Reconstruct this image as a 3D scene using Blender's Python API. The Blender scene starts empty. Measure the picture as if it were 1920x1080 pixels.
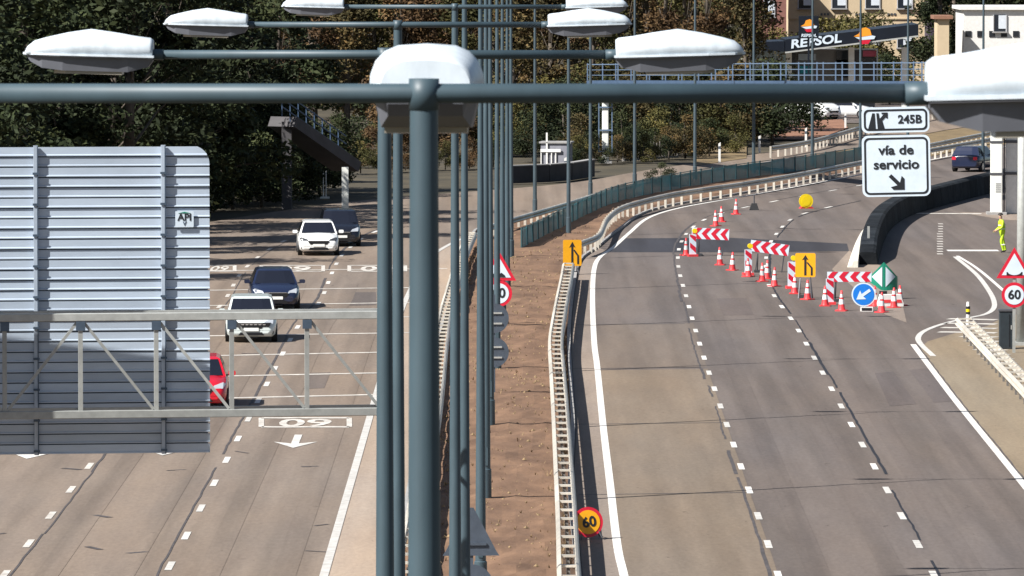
import bpy, bmesh, math, random
from mathutils import Vector, Matrix
R = math.radians
random.seed(7)
scene = bpy.context.scene
COL = scene.collection

# ------------------------------------------------------------------ camera
F_PX = 12500.0            # focal length in pixels of a 1920 wide frame
CAM_H = 14.5
PITCH = math.atan(680.0 / F_PX)
cam_d = bpy.data.cameras.new('camera')
cam = bpy.data.objects.new('camera', cam_d)
COL.objects.link(cam)
cam.location = (0, 0, CAM_H)
cam.rotation_euler = (math.pi / 2 - PITCH, 0, 0)
cam_d.sensor_width = 36.0
cam_d.lens = 36.0 * F_PX / 1920.0
cam_d.clip_start = 1.0
cam_d.clip_end = 6000.0
cam_d.dof.use_dof = True
cam_d.dof.focus_distance = 260.0
cam_d.dof.aperture_fstop = 34.0
scene.camera = cam

# ------------------------------------------------------------------ sky and sun
SUN_EL, SUN_BACK = R(43), R(33)      # sun stands to the left, a little behind the camera
world = bpy.data.worlds.new('World')
scene.world = world
world.use_nodes = True
wn = world.node_tree
sky = wn.nodes.new('ShaderNodeTexSky')
sky.sky_type = 'NISHITA'
sky.sun_disc = False
sky.sun_elevation = SUN_EL
sky.sun_rotation = R(-90) - SUN_BACK
sky.air_density = 1.0
sky.dust_density = 1.2
wn.links.new(sky.outputs[0], wn.nodes['Background'].inputs[0])
wn.nodes['Background'].inputs[1].default_value = 0.05
sun_d = bpy.data.lights.new('sun', 'SUN')
sun = bpy.data.objects.new('sun', sun_d)
COL.objects.link(sun)
sun_d.energy = 5.0
sun_d.angle = R(0.5)
sun_d.color = (1.0, 0.98, 0.945)
sdir = Vector((math.cos(SUN_EL) * math.cos(SUN_BACK), math.cos(SUN_EL) * math.sin(SUN_BACK), -math.sin(SUN_EL)))
sun.rotation_euler = sdir.to_track_quat('-Z', 'Y').to_euler()
sun.location = (-60, 100, 80)
scene.view_settings.view_transform = 'Standard'
scene.view_settings.look = 'None'
scene.view_settings.exposure = 0.85
scene.view_settings.gamma = 1.0
scene.view_settings.use_curve_mapping = False
scene.render.resolution_x, scene.render.resolution_y = 1024, 576

# ------------------------------------------------------------------ surveying helpers
_F = Vector((0, math.cos(PITCH), -math.sin(PITCH)))
_U = Vector((0, math.sin(PITCH), math.cos(PITCH)))
def ray(px, py):
    return _F + Vector(((px - 960) / F_PX, 0, 0)) + _U * ((540 - py) / F_PX)
def G(px, py, z=0.0):
    """point of the level ground (or of a level z) seen at a spot of the survey photograph"""
    r = ray(px, py); t = (z - CAM_H) / r.z
    return Vector((r.x * t, r.y * t, z))
def A(px, py, d):
    """point seen at a spot of the survey photograph, d metres down the road"""
    r = ray(px, py); t = d / r.y
    return Vector((r.x * t, d, CAM_H + r.z * t))
def GX(px, d):
    return (px - 960) / F_PX * d

# ------------------------------------------------------------------ materials
def srgb(r, g, b):
    f = lambda c: ((c / 255 + 0.055) / 1.055) ** 2.4 if c > 10 else c / 255 / 12.92
    return (f(r), f(g), f(b))
MATS = {}
def mat(name, col, rough=0.6, metal=0.0, var=0.0, scale=3.0, bump=0.0, bscale=30.0, stretch=None, emit=None, coat=0.0, col2=None):
    if name in MATS: return MATS[name]
    m = bpy.data.materials.new(name); m.use_nodes = True
    nt = m.node_tree; b = nt.nodes['Principled BSDF']
    b.inputs['Base Color'].default_value = (*col, 1)
    b.inputs['Roughness'].default_value = rough
    b.inputs['Metallic'].default_value = metal
    if coat: b.inputs['Coat Weight'].default_value = coat
    if emit:
        b.inputs['Emission Color'].default_value = (*emit[:3], 1); b.inputs['Emission Strength'].default_value = emit[3]
    tc = nt.nodes.new('ShaderNodeTexCoord'); mp = nt.nodes.new('ShaderNodeMapping')
    nt.links.new(tc.outputs['Object'], mp.inputs[0])
    if stretch: mp.inputs['Scale'].default_value = stretch
    if var > 0:
        n = nt.nodes.new('ShaderNodeTexNoise'); n.inputs['Scale'].default_value = scale
        n.inputs['Detail'].default_value = 6; n.inputs['Roughness'].default_value = 0.65
        nt.links.new(mp.outputs[0], n.inputs[0])
        rp = nt.nodes.new('ShaderNodeValToRGB')
        rp.color_ramp.elements[0].position = 0.3; rp.color_ramp.elements[1].position = 0.7
        c2 = col2 if col2 else tuple(min(1, c * (1 + var)) for c in col)
        rp.color_ramp.elements[0].color = (*[c * (1 - var) for c in col], 1)
        rp.color_ramp.elements[1].color = (*c2, 1)
        nt.links.new(n.outputs[0], rp.inputs[0]); nt.links.new(rp.outputs[0], b.inputs['Base Color'])
    if bump > 0:
        n2 = nt.nodes.new('ShaderNodeTexNoise'); n2.inputs['Scale'].default_value = bscale; n2.inputs['Detail'].default_value = 4
        nt.links.new(mp.outputs[0], n2.inputs[0])
        bm = nt.nodes.new('ShaderNodeBump'); bm.inputs['Strength'].default_value = bump; bm.inputs['Distance'].default_value = 0.05
        nt.links.new(n2.outputs[0], bm.inputs['Height']); nt.links.new(bm.outputs[0], b.inputs['Normal'])
    MATS[name] = m
    return m

def tone(m, lo, hi):
    nt = m.node_tree; b = nt.nodes['Principled BSDF']; oi = nt.nodes.new('ShaderNodeObjectInfo'); mr = nt.nodes.new('ShaderNodeMapRange')
    mr.inputs[3].default_value = lo; mr.inputs[4].default_value = hi; nt.links.new(oi.outputs['Random'], mr.inputs[0])
    mx = nt.nodes.new('ShaderNodeMix'); mx.data_type = 'RGBA'; mx.blend_type = 'MULTIPLY'; mx.inputs[0].default_value = 1
    src = b.inputs['Base Color'].links[0].from_socket; nt.links.new(src, mx.inputs[6]); nt.links.new(mr.outputs[0], mx.inputs[7]); nt.links.new(mx.outputs[2], b.inputs['Base Color'])
def asphalt(name, col, dark=0.75, warm=None):
    """worn road surface: patchy colour, long streaks along the lane, fine aggregate"""
    if name in MATS: return MATS[name]
    m = bpy.data.materials.new(name); m.use_nodes = True
    nt = m.node_tree; b = nt.nodes['Principled BSDF']; b.inputs['Roughness'].default_value = 0.85
    b.inputs['Specular IOR Level'].default_value = 0.25
    tc = nt.nodes.new('ShaderNodeTexCoord')
    def noise(sc, scale, det=5, rough=.6):
        mp = nt.nodes.new('ShaderNodeMapping'); mp.inputs['Scale'].default_value = sc
        nt.links.new(tc.outputs['Object'], mp.inputs[0])
        n = nt.nodes.new('ShaderNodeTexNoise'); n.inputs['Scale'].default_value = scale; n.inputs['Detail'].default_value = det
        n.inputs['Roughness'].default_value = rough
        nt.links.new(mp.outputs[0], n.inputs[0]); return n.outputs[0]
    def ramp(src, p0, c0, p1, c1):
        rp = nt.nodes.new('ShaderNodeValToRGB'); e = rp.color_ramp.elements
        e[0].position = p0; e[0].color = (*c0, 1); e[1].position = p1; e[1].color = (*c1, 1)
        nt.links.new(src, rp.inputs[0]); return rp.outputs[0]
    def mul(a, c, fac=1.0):
        mx = nt.nodes.new('ShaderNodeMix'); mx.data_type = 'RGBA'; mx.blend_type = 'MULTIPLY'; mx.inputs[0].default_value = fac
        nt.links.new(a, mx.inputs[6]); nt.links.new(c, mx.inputs[7]); return mx.outputs[2]
    w = warm if warm else tuple(c * k for c, k in zip(col, (1.10, 1.03, 0.94)))
    base = ramp(noise((1, .12, 1), .22, 4), .35, col, .65, w)
    streak = ramp(noise((1, .02, 1), 1.1, 4, .5), .36, (dark,) * 3, .6, (1.06,) * 3)
    patch = ramp(noise((1, .10, 1), .9, 6, .7), .30, (.86, .85, .86), .62, (1.04,) * 3)
    fine = ramp(noise((1, .25, 1), 9, 3, .7), .3, (.88,) * 3, .7, (1.08,) * 3)
    blot = ramp(noise((1, .22, 1), 2.4, 3, .8), .24, (.6, .59, .6), .34, (1,) * 3)
    out = mul(mul(mul(mul(base, streak), patch), fine), blot)
    nt.links.new(out, b.inputs['Base Color'])
    MATS[name] = m
    return m

M = {}
M['asphalt'] = asphalt('asphalt', (.198, .160, .130), .82)
M['asphalt_dark'] = asphalt('asphalt_dark', (.130, .110, .100), .80)
M['asphalt_pale'] = asphalt('asphalt_pale', (.178, .143, .110), .88)
M['shoulder'] = asphalt('shoulder_pale', (.31, .25, .20), .92)
M['gore'] = asphalt('gore_sand', (.215, .175, .125), .88)
M['patch'] = asphalt('asphalt_shade', (.040, .040, .048), .8)  # shade tone for the band across the right carriageway
M['gutter'] = asphalt('gutter_concrete', (.235, .195, .165), .9)
M['asphalt_mid'] = asphalt('asphalt_mid', (.148, .121, .101), .84)
M['repair'] = asphalt('asphalt_repair', (.108, .091, .086), .8)
M['track'] = asphalt('asphalt_track', (.121, .102, .093), .8)
M['track_left'] = asphalt('asphalt_track_left', (.188, .152, .124), .8)
M['tar'] = mat('tar', (.016, .014, .016), .6, var=.3, scale=2)
M['seam'] = mat('seam', (.062, .053, .052), .8, var=.35, scale=1.5)
M['paint'] = mat('road_paint', (.78, .74, .67), .6, var=.34, scale=3.2, col2=(.82, .78, .72))
M['paint_worn'] = mat('road_paint_worn', (.56, .51, .45), .7, var=.45, scale=2.5, col2=(.70, .65, .58))
M['earth'] = mat('earth', (.150, .078, .042), .95, var=.36, scale=.8, bump=.3, bscale=9, stretch=(1, .35, 1), col2=(.225, .128, .072))
M['ground'] = mat('ground', (.040, .034, .020), .95, var=.4, scale=.25, bump=.5, bscale=3, col2=(.085, .066, .036))
M['verge'] = mat('verge_grass', (.165, .115, .055), .95, var=.35, scale=.6, bump=.5, bscale=5)
M['redearth'] = mat('red_earth', (.22, .105, .06), .95, var=.3, scale=.5)
M['steel'] = mat('galvanised', (.50, .50, .47), .45, .35, var=.12, scale=5)
M['galv'] = mat('galvanised_beam', (.33, .335, .315), .5, .1, var=.14, scale=6)
M['rail'] = mat('rail_steel', (.58, .53, .45), .45, .25, var=.15, scale=2.5)
M['rail_post'] = mat('rail_post_shaded', (.16, .15, .14), .6, .2, var=.2, scale=3)  # darker steel: shade between the paired rails put into the post colour
M['pole'] = mat('pole_paint', (.046, .074, .090), .5, .0, var=.14, scale=6, stretch=(1, 1, .3))
M['galv_dark'] = mat('galvanised_band', (.10, .115, .125), .5, .3, var=.2, scale=8)
M['pole_far'] = mat('pole_galvanised', (.06, .085, .10), .45, .1, var=.15, scale=4, stretch=(1, 1, .2))
M['head_white'] = mat('lamp_shell', (.60, .66, .71), .45, var=.16, scale=9, stretch=(1, 1, .4), col2=(.70, .76, .80))
M['head_grey'] = mat('lamp_tray', (.13, .135, .155), .5, var=.1, scale=6)
M['lens'] = mat('lamp_lens', (.30, .27, .22), .2)
M['slat'] = mat('sign_slat', (.42, .485, .565), .5, .0, var=.10, scale=2.2, stretch=(.35, 1, 1))
M['slat_dark'] = mat('sign_upright', (.07, .10, .14), .5, .3, var=.2, scale=5)
M['white'] = mat('sign_white', (.60, .68, .75), .45, var=.07, scale=2.2)
M['white_dull'] = mat('white_plastic', (.74, .72, .68), .5, var=.1, scale=4)
M['black'] = mat('sign_black', (.012, .014, .018), .5)
M['red'] = mat('sign_red', (.56, .012, .035), .4, var=.08, scale=6)
M['blue'] = mat('sign_blue', (.008, .17, .60), .4, var=.08, scale=5)
M['yellow'] = mat('sign_yellow', (.78, .36, .006), .45, var=.06, scale=5)
M['lemon'] = mat('beacon_yellow', (.85, .62, .008), .4, var=.08, scale=7)
M['green'] = mat('beacon_green', (.010, .20, .125), .35, var=.1, scale=5)
M['sign_back'] = mat('sign_back', (.085, .105, .135), .5, .3, var=.15, scale=5)
M['cone'] = mat('cone_orange', (.72, .050, .055), .45, var=.1, scale=8)
M['cone_white'] = mat('cone_band', (.78, .78, .77), .4, var=.06, scale=8)
M['rubber'] = mat('rubber', (.03, .03, .032), .7)
M['concrete'] = mat('concrete', (.60, .57, .49), .85, var=.14, scale=.8, bump=.2, bscale=12)
M['concrete_grey'] = mat('concrete_grey', (.30, .29, .28), .85, var=.2, scale=.6, bump=.2, bscale=10)
M['ramp'] = mat('ramp_concrete', (.075, .070, .072), .9, var=.25, scale=.8)
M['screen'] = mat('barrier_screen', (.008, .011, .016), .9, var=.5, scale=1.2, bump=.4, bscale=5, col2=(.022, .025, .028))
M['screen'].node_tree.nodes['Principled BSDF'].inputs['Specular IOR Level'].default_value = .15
M['fence'] = mat('fence_green', (.030, .21, .25), .6, var=.35, scale=.8)
def perforate(m, clear):
    nt = m.node_tree; b = nt.nodes['Principled BSDF']; out = nt.nodes['Material Output']
    tr = nt.nodes.new('ShaderNodeBsdfTransparent'); mx = nt.nodes.new('ShaderNodeMixShader'); mx.inputs[0].default_value = clear
    nt.links.new(b.outputs[0], mx.inputs[1]); nt.links.new(tr.outputs[0], mx.inputs[2]); nt.links.new(mx.outputs[0], out.inputs[0])
perforate(M['fence'], .30)
M['fence_post'] = mat('fence_post', (.03, .075, .085), .5, var=.2, scale=3)
M['bridge_blue'] = mat('bridge_paint', (.06, .10, .17), .45, .1, var=.15, scale=2)
M['bridge_rail'] = mat('bridge_rail', (.14, .20, .29), .4, .2, var=.12, scale=3)
M['column'] = mat('column_white', (.78, .78, .72), .6, var=.08, scale=1.5)
M['clamp'] = mat('clamp', (.10, .10, .11), .5, .4)
M['navy'] = mat('canopy_navy', (.004, .007, .014), .4, var=.2, scale=1)
M['orange'] = mat('logo_orange', (.85, .30, .02), .45)
M['beige'] = mat('render_beige', (.55, .43, .28), .9, var=.10, scale=.5, bump=.1, bscale=8)
M['brick'] = mat('render_brick', (.22, .10, .08), .9, var=.2, scale=.8)
M['roof'] = mat('roof_tile', (.26, .13, .08), .85, var=.2, scale=2)
M['glass'] = mat('window_glass', (.02, .025, .035), .08)
M['glass_pale'] = mat('shop_glass', (.42, .54, .58), .15, var=.12, scale=.6)
M['shutter'] = mat('roller_shutter', (.62, .66, .70), .6, var=.1, scale=4)
M['frame'] = mat('window_frame', (.45, .45, .46), .5)
M['pink'] = mat('shop_sign_pink', (.68, .12, .20), .5)
M['teal'] = mat('shop_poster_teal', (.02, .42, .52), .5)
M['bark'] = mat('bark', (.085, .068, .052), .9, var=.35, scale=4, stretch=(1, 1, .2))
M['bark_pale'] = mat('bark_pale', (.22, .20, .18), .9, var=.35, scale=4, stretch=(1, 1, .2))
M['hivis'] = mat('hivis', (.46, .66, .015), .6, var=.12, scale=6)
M['skin'] = mat('skin', (.42, .24, .16), .6)
M['boot'] = mat('boot', (.04, .035, .03), .7)
M['hair'] = mat('hair', (.02, .015, .012), .7)
M['tyre'] = mat('tyre', (.012, .012, .013), .8)
M['rim'] = mat('rim', (.42, .43, .45), .3, .7)
M['grille'] = mat('grille', (.008, .008, .010), .4)
M['chrome'] = mat('chrome', (.70, .71, .73), .2, .9)
M['headlamp'] = mat('headlamp', (.55, .58, .62), .12, .2)
M['headlamp_dark'] = mat('headlamp_dark', (.06, .065, .075), .1, .2)
M['car_glass'] = mat('car_glass', (.012, .014, .022), .06)
M['plate'] = mat('number_plate', (.78, .78, .74), .5)
M['amber'] = mat('amber_lens', (.62, .30, .02), .3)

for k_, lo_, hi_ in (('slat', .86, 1.08), ('cone', .72, 1.1), ('cone_white', .7, 1.05), ('rail', .8, 1.12), ('paint', .72, 1.05), ('fence', .7, 1.3), ('galv', .85, 1.12), ('screen', .6, 1.6), ('head_white', .92, 1.04)):
    tone(M[k_], lo_, hi_)
# ------------------------------------------------------------------ mesh helpers
class MB:
    def __init__(s): s.v = []; s.f = []
    def add(s, vs, fs):
        o = len(s.v); s.v += [tuple(v) for v in vs]; s.f += [tuple(i + o for i in f) for f in fs]; return s
    def box(s, c, size, rz=0, mtx=None):
        hx, hy, hz = size[0] / 2, size[1] / 2, size[2] / 2
        vs = [Vector((x, y, z)) for x in (-hx, hx) for y in (-hy, hy) for z in (-hz, hz)]
        rot = mtx if mtx is not None else Matrix.Rotation(rz, 3, 'Z')
        vs = [rot @ v + Vector(c) for v in vs]
        return s.add(vs, [(0, 1, 3, 2), (4, 6, 7, 5), (0, 4, 5, 1), (2, 3, 7, 6), (0, 2, 6, 4), (1, 5, 7, 3)])
    def bar(s, a, b, w, h=None, up=(0, 0, 1)):
        a, b = Vector(a), Vector(b); h = h or w
        z = (b - a).normalized(); u = Vector(up)
        if abs(z.dot(u)) > .98: u = Vector((0, 1, 0))
        x = z.cross(u).normalized(); y = x.cross(z)
        vs = [p + x * (i * w / 2) + y * (j * h / 2) for p in (a, b) for i, j in ((-1, -1), (1, -1), (1, 1), (-1, 1))]
        return s.add(vs, [(0, 1, 2, 3)[::-1], (4, 5, 6, 7), (0, 1, 5, 4), (1, 2, 6, 5), (2, 3, 7, 6), (3, 0, 4, 7)])
    def cyl(s, a, b, r0, r1=None, n=12, cap=True):
        a, b = Vector(a), Vector(b); r1 = r0 if r1 is None else r1
        z = (b - a).normalized(); u = Vector((0, 0, 1)) if abs(z.z) < .95 else Vector((0, 1, 0))
        x = z.cross(u).normalized(); y = x.cross(z)
        vs = []
        for p, r in ((a, r0), (b, r1)):
            for i in range(n):
                t = 2 * math.pi * i / n; vs.append(p + x * (r * math.cos(t)) + y * (r * math.sin(t)))
        fs = [(i, (i + 1) % n, n + (i + 1) % n, n + i) for i in range(n)]
        if cap: fs += [tuple(range(n))[::-1], tuple(range(n, 2 * n))]
        return s.add(vs, fs)
    def tube(s, pts, radii, n=8):
        pts = [Vector(p) for p in pts]
        for i in range(len(pts) - 1): s.cyl(pts[i], pts[i + 1], radii[i], radii[i + 1], n)
        return s
    def prism(s, poly, y0, y1, plane='xz'):
        """outline poly (2-D) pushed from y0 to y1; plane xz (upright, facing -y) or xy (flat)"""
        n = len(poly)
        if plane == 'xz': vs = [(p[0], y0, p[1]) for p in poly] + [(p[0], y1, p[1]) for p in poly]
        else: vs = [(p[0], p[1], y0) for p in poly] + [(p[0], p[1], y1) for p in poly]
        fs = [tuple(range(n)), tuple(range(n, 2 * n))[::-1]] + [(i, i + n, (i + 1) % n + n, (i + 1) % n) for i in range(n)]
        return s.add(vs, fs)
    def build(s, name, m, parent=None, smooth=False, fix=True):
        me = bpy.data.meshes.new(name); me.from_pydata(s.v, [], s.f)
        if fix:
            bm = bmesh.new(); bm.from_mesh(me); bmesh.ops.recalc_face_normals(bm, faces=bm.faces); bm.to_mesh(me); bm.free()
        if m is not None: me.materials.append(M[m] if isinstance(m, str) else m)
        if smooth:
            for p in me.polygons: p.use_smooth = len(p.vertices) <= 4
        o = bpy.data.objects.new(name, me); COL.objects.link(o)
        if parent is not None: o.parent = parent
        return o

def tag(o, label, cat, group=None, kind=None):
    if label: o['label'] = label
    if cat: o['category'] = cat
    if group: o['group'] = group
    if kind: o['kind'] = kind
    return o
def struct(o):
    o['kind'] = 'structure'; return o
def thing(name, label, cat, loc=(0, 0, 0), rz=0, group=None):
    o = bpy.data.objects.new(name, None); COL.objects.link(o)
    o.location = loc; o.rotation_euler = (0, 0, rz); o.empty_display_size = .3
    return tag(o, label, cat, group)
def inst(me, name, parent, loc=(0, 0, 0), rz=0, scale=None):
    o = bpy.data.objects.new(name, me); COL.objects.link(o); o.parent = parent
    o.location = loc; o.rotation_euler = (0, 0, rz)
    if scale: o.scale = scale
    return o
def copy_tree(o, parent=None):
    c = o.copy(); COL.objects.link(c)
    if parent is not None: c.parent = parent
    for ch in list(o.children): copy_tree(ch, c)
    return c
def bevel(o, w=.02, seg=2):
    b = o.modifiers.new('bevel', 'BEVEL'); b.width = w; b.segments = seg; b.limit_method = 'ANGLE'; return o
def text_mesh(body, size, name, m, parent, loc, rot=(math.pi / 2, 0, 0), sx=1.0, bold=.0, shear=0.0, extrude=.004):
    cu = bpy.data.curves.new('txt', 'FONT'); cu.body = body; cu.size = size; cu.align_x = 'CENTER'; cu.align_y = 'CENTER'
    cu.extrude = extrude; cu.offset = bold; cu.shear = shear; cu.resolution_u = 3
    t = bpy.data.objects.new('txt', cu); COL.objects.link(t)
    dg = bpy.context.evaluated_depsgraph_get(); me = bpy.data.meshes.new_from_object(t.evaluated_get(dg))
    bpy.data.objects.remove(t); bpy.data.curves.remove(cu)
    me.materials.clear(); me.materials.append(M[m]); me.name = name
    o = bpy.data.objects.new(name, me); COL.objects.link(o); o.parent = parent
    o.location = loc; o.rotation_euler = rot; o.scale = (sx, 1, 1)
    return o
def rrect(x0, z0, x1, z1, r, n=5):
    pts = []
    for cx, cz, a0 in ((x1 - r, z0 + r, -90), (x1 - r, z1 - r, 0), (x0 + r, z1 - r, 90), (x0 + r, z0 + r, 180)):
        for i in range(n + 1):
            t = R(a0 + 90 * i / n); pts.append((cx + r * math.cos(t), cz + r * math.sin(t)))
    return pts
def disc(cx, cz, r, n=32):
    return [(cx + r * math.cos(2 * math.pi * i / n), cz + r * math.sin(2 * math.pi * i / n)) for i in range(n)]
def smooth_path(pts, step=2.0):
    """Catmull-Rom through world points, resampled by arc length"""
    P = [Vector(p) for p in pts]
    P = [P[0] * 2 - P[1]] + P + [P[-1] * 2 - P[-2]]
    out = []
    for i in range(1, len(P) - 2):
        for k in range(24):
            t = k / 24
            out.append(.5 * ((2 * P[i]) + (P[i + 1] - P[i - 1]) * t + (2 * P[i - 1] - 5 * P[i] + 4 * P[i + 1] - P[i + 2]) * t * t + (-P[i - 1] + 3 * P[i] - 3 * P[i + 1] + P[i + 2]) * t ** 3))
    out.append(P[-2])
    res = [out[0]]; acc = 0
    for a, b in zip(out, out[1:]):
        L = (b - a).length
        if L < 1e-9: continue
        pos = step - acc
        while pos <= L:
            res.append(a + (b - a) * (pos / L)); pos += step
        acc = (acc + L) % step if L >= step - acc else acc + L
    if (res[-1] - out[-1]).length > .3 * step: res.append(out[-1])
    return res
def side(pts, i):
    a = pts[max(0, i - 1)]; b = pts[min(len(pts) - 1, i + 1)]
    d = (b - a); d.z = 0; d.normalize()
    return Vector((d.y, -d.x, 0))          # right-hand normal
def ribbon(name, pts, w, z, m, parent=None, off=0.0, wfun=None, jitter=0):
    mb = MB(); vs = []; fs = []
    rnd = random.Random(len(pts) * 13 + int(w * 100))
    for i, p in enumerate(pts):
        n = side(pts, i); ww = wfun(i) if wfun else w
        o = off + (rnd.uniform(-1, 1) * jitter if jitter else 0)
        a = p + n * (o - ww / 2); b = p + n * (o + ww / 2)
        vs += [(a.x, a.y, z), (b.x, b.y, z)]
    for i in range(len(pts) - 1): fs.append((2 * i, 2 * i + 1, 2 * i + 3, 2 * i + 2))
    mb.add(vs, fs)
    return mb.build(name, m, parent)
def sheet(name, poly, z, m, parent=None):
    mb = MB(); mb.add([(p[0], p[1], z) for p in poly], [tuple(range(len(poly)))])
    o = mb.build(name, m, parent, fix=False)
    bm = bmesh.new(); bm.from_mesh(o.data); bmesh.ops.triangulate(bm, faces=bm.faces)
    for f in bm.faces:
        if f.normal.z < 0: f.normal_flip()
    bm.to_mesh(o.data); bm.free()
    return o

# ================================================================== THE SETTING
mb = MB(); n = 40
gv = [(-900 + 1800 * i / n, -60 + 1800 * j / n, -.07) for j in range(n + 1) for i in range(n + 1)]
gf = [(j * (n + 1) + i, j * (n + 1) + i + 1, (j + 1) * (n + 1) + i + 1, (j + 1) * (n + 1) + i) for j in range(n) for i in range(n)]
ground = struct(mb.add(gv, gf).build('ground', 'ground'))

P2 = lambda L: [G(*p) for p in L]
# left carriageway ---------------------------------------------------
left_in = [Vector((-2.7, y, 0)) for y in (60, 148, 190, 230)] + P2([(846, 560), (884, 440), (925, 424), (962, 412), (1060, 384), (1200, 347), (1310, 325), (1450, 304), (1620, 274), (1760, 246), (1860, 230), (2010, 200)])
left_out = [Vector((-19, y, 0)) for y in (60, 148, 230, 285)] + P2([(330, 430), (540, 393), (690, 375), (860, 361), (1010, 349), (1105, 338), (1200, 321), (1310, 305), (1410, 290), (1530, 269), (1605, 247), (1760, 212), (1860, 195), (2010, 168)])
left_in = smooth_path(left_in, 4); left_out = smooth_path(left_out, 4)
road_left = struct(sheet('road_left', left_in + left_out[::-1], 0, 'asphalt'))
# right carriageway and service road ---------------------------------
right_in = [Vector((1.55, y, 0)) for y in (60, 148, 170)] + P2([(1078, 800), (1072, 690), (1070, 620), (1078, 540), (1090, 490), (1120, 466), (1165, 430), (1230, 393), (1400, 362), (1620, 320), (1760, 291), (1860, 275), (2010, 247)])
right_in = smooth_path(right_in, 3)
right_out = [Vector((46, 60, 0)), Vector((46, 300, 0)), Vector((46, 372, 0)), Vector((52, 470, 0))]
road_right = struct(sheet('road_right', right_in + right_out[::-1], 0, 'asphalt_dark'))

def lane_path(L, step=1.0):
    return smooth_path([G(*p) for p in L], step)
edge_L = lane_path([(1188, 1160), (1170, 1080), (1157, 1020), (1143, 900), (1131, 800), (1120, 690), (1114, 640), (1111, 560), (1114, 505), (1125, 482), (1150, 464), (1180, 437), (1215, 409), (1270, 391), (1350, 376), (1430, 362), (1620, 326), (1760, 297), (1860, 280), (2000, 254)])
dash_1 = lane_path([(1466, 1100), (1441, 1023), (1403, 915), (1365, 803), (1322, 677), (1300, 605), (1287, 557), (1275, 515), (1271, 485), (1277, 455), (1298, 427), (1340, 404), (1420, 384), (1600, 350), (1750, 322)])
dash_2 = lane_path([(1762, 1100), (1722, 1023), (1661, 915), (1600, 803), (1530, 677), (1488, 605), (1453, 557), (1437, 520), (1436, 488), (1443, 458), (1458, 436), (1482, 412), (1520, 397), (1610, 376)])
edge_R = lane_path([(2040, 1060), (1920, 910), (1800, 762), (1745, 690), (1712, 646)])
lane1 = sheet('lane_surface', [(p.x, p.y) for p in edge_L if p.y < 217.8] + [(p.x, p.y) for p in dash_1 if p.y < 218.6][::-1], .004, 'asphalt_pale', road_right)
sheet('lane_surface', [(p.x, p.y) for p in edge_L if 217.8 < p.y < 243] + [(p.x, p.y) for p in dash_1 if 218.6 < p.y < 243.5][::-1], .004, 'asphalt_mid', road_right)
gut_in = [p for p in right_in if 60 < p.y < 300]
sheet('gutter_strip', [(p.x + .04, p.y) for p in gut_in] + [(p.x - .1, p.y) for p in edge_L if p.y < 298][::-1], .004, 'gutter', road_right)
ribbon('edge_line', edge_L, .2, .010, 'paint', road_right)
ribbon('edge_line', edge_R, .2, .010, 'paint', road_right)
def dashes(path, parent, period=7.5, length=2.0, start=0.0, w=.16, m='paint', ymax=1e9):
    acc = 0; n = len(path); seg = []
    L = [0]
    for a, b in zip(path, path[1:]): L.append(L[-1] + (b - a).length)
    s = start
    def at(t):
        for i in range(1, n):
            if L[i] >= t:
                k = (t - L[i - 1]) / max(1e-9, L[i] - L[i - 1]); return path[i - 1].lerp(path[i], k)
        return path[-1].copy()
    while s + length < L[-1]:
        a, b = at(s), at(s + length)
        if a.y < ymax: ribbon('lane_dash', [a, a.lerp(b, .5), b], w, .010, m, parent)
        s += period
dashes(dash_1, road_right, start=1.5)
dashes(dash_2, road_right, start=1.5)
def broken_seam(path, w, m, parent, off, seed):
    r_ = random.Random(seed); i = 0; o_ = off
    while i < len(path) - 3:
        n_ = r_.randint(5, 22); o_ = off + r_.uniform(-.05, .05)
        seg = path[i:i + n_ + 1]
        if len(seg) > 2: ribbon('tar_seam', seg, w * r_.uniform(.5, 1.25), .008, m, parent, off=o_, jitter=.022)
        i += n_ + (r_.randint(0, 5) if r_.random() < .6 else 0)
broken_seam(dash_1, .085, 'seam', road_right, -.20, 1); broken_seam(dash_2, .085, 'tar', road_right, .15, 2)
ribbon('tar_seam', edge_R, .05, .008, 'seam', road_right, off=.14, jitter=.02)
# shade band across the right carriageway, put in as dark road colour
sheet('patch_or_shade', [G(1140, 473), G(1168, 447), G(1370, 446), G(1588, 457), G(1592, 471), G(1400, 473)], .005, 'patch', road_right)
# sandy gore and its lines
gore_poly = [(1722, 655), (1740, 640), (1800, 622), (1850, 612), (1890, 590), (1980, 590), (2200, 800), (2300, 1090), (2060, 1080), (1924, 905), (1800, 755)]
sheet('gore_surface', [G(*p) for p in gore_poly], .004, 'gore', road_right)
for L, w in (([(1750, 668), (1726, 645), (1722, 632), (1735, 620), (1770, 607), (1812, 597), (1846, 590), (1862, 580), (1864, 566), (1854, 545), (1830, 514), (1790, 481)], .2),
             ([(1795, 480), (1830, 502), (1870, 535), (1930, 590)], .15)):
    ribbon('gore_line', lane_path(L), w, .010, 'paint', road_right)
for k in range(11):
    y = 598 + k * 8.2
    a, b = G(1768 + k * 9 if k > 3 else 1778 - k * 6, y), G(1868 + max(0, k - 4) * 5, y + 2)
    ribbon('gore_stripe', [a, b], .7, .010, 'paint_worn', road_right)
for k in range(13):
    y = 420 + k * 4.7
    a, b = G(1757 + (0 if k > 3 else 2), y), G(1768, y)
    ribbon('rumble_bar', [a, b], .8, .010, 'paint_worn', road_right)
ribbon('stop_line', [G(1776, 470), G(1872, 470)], 1.3, .010, 'paint', road_right)
ribbon('stop_line', [G(1672, 400), G(1840, 401)], .9, .010, 'paint_worn', road_right)
sheet('kerb_pavement', [G(1795, 398), G(1990, 400), G(1990, 418), G(1880, 412)], .006, 'gutter', road_right)
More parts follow.
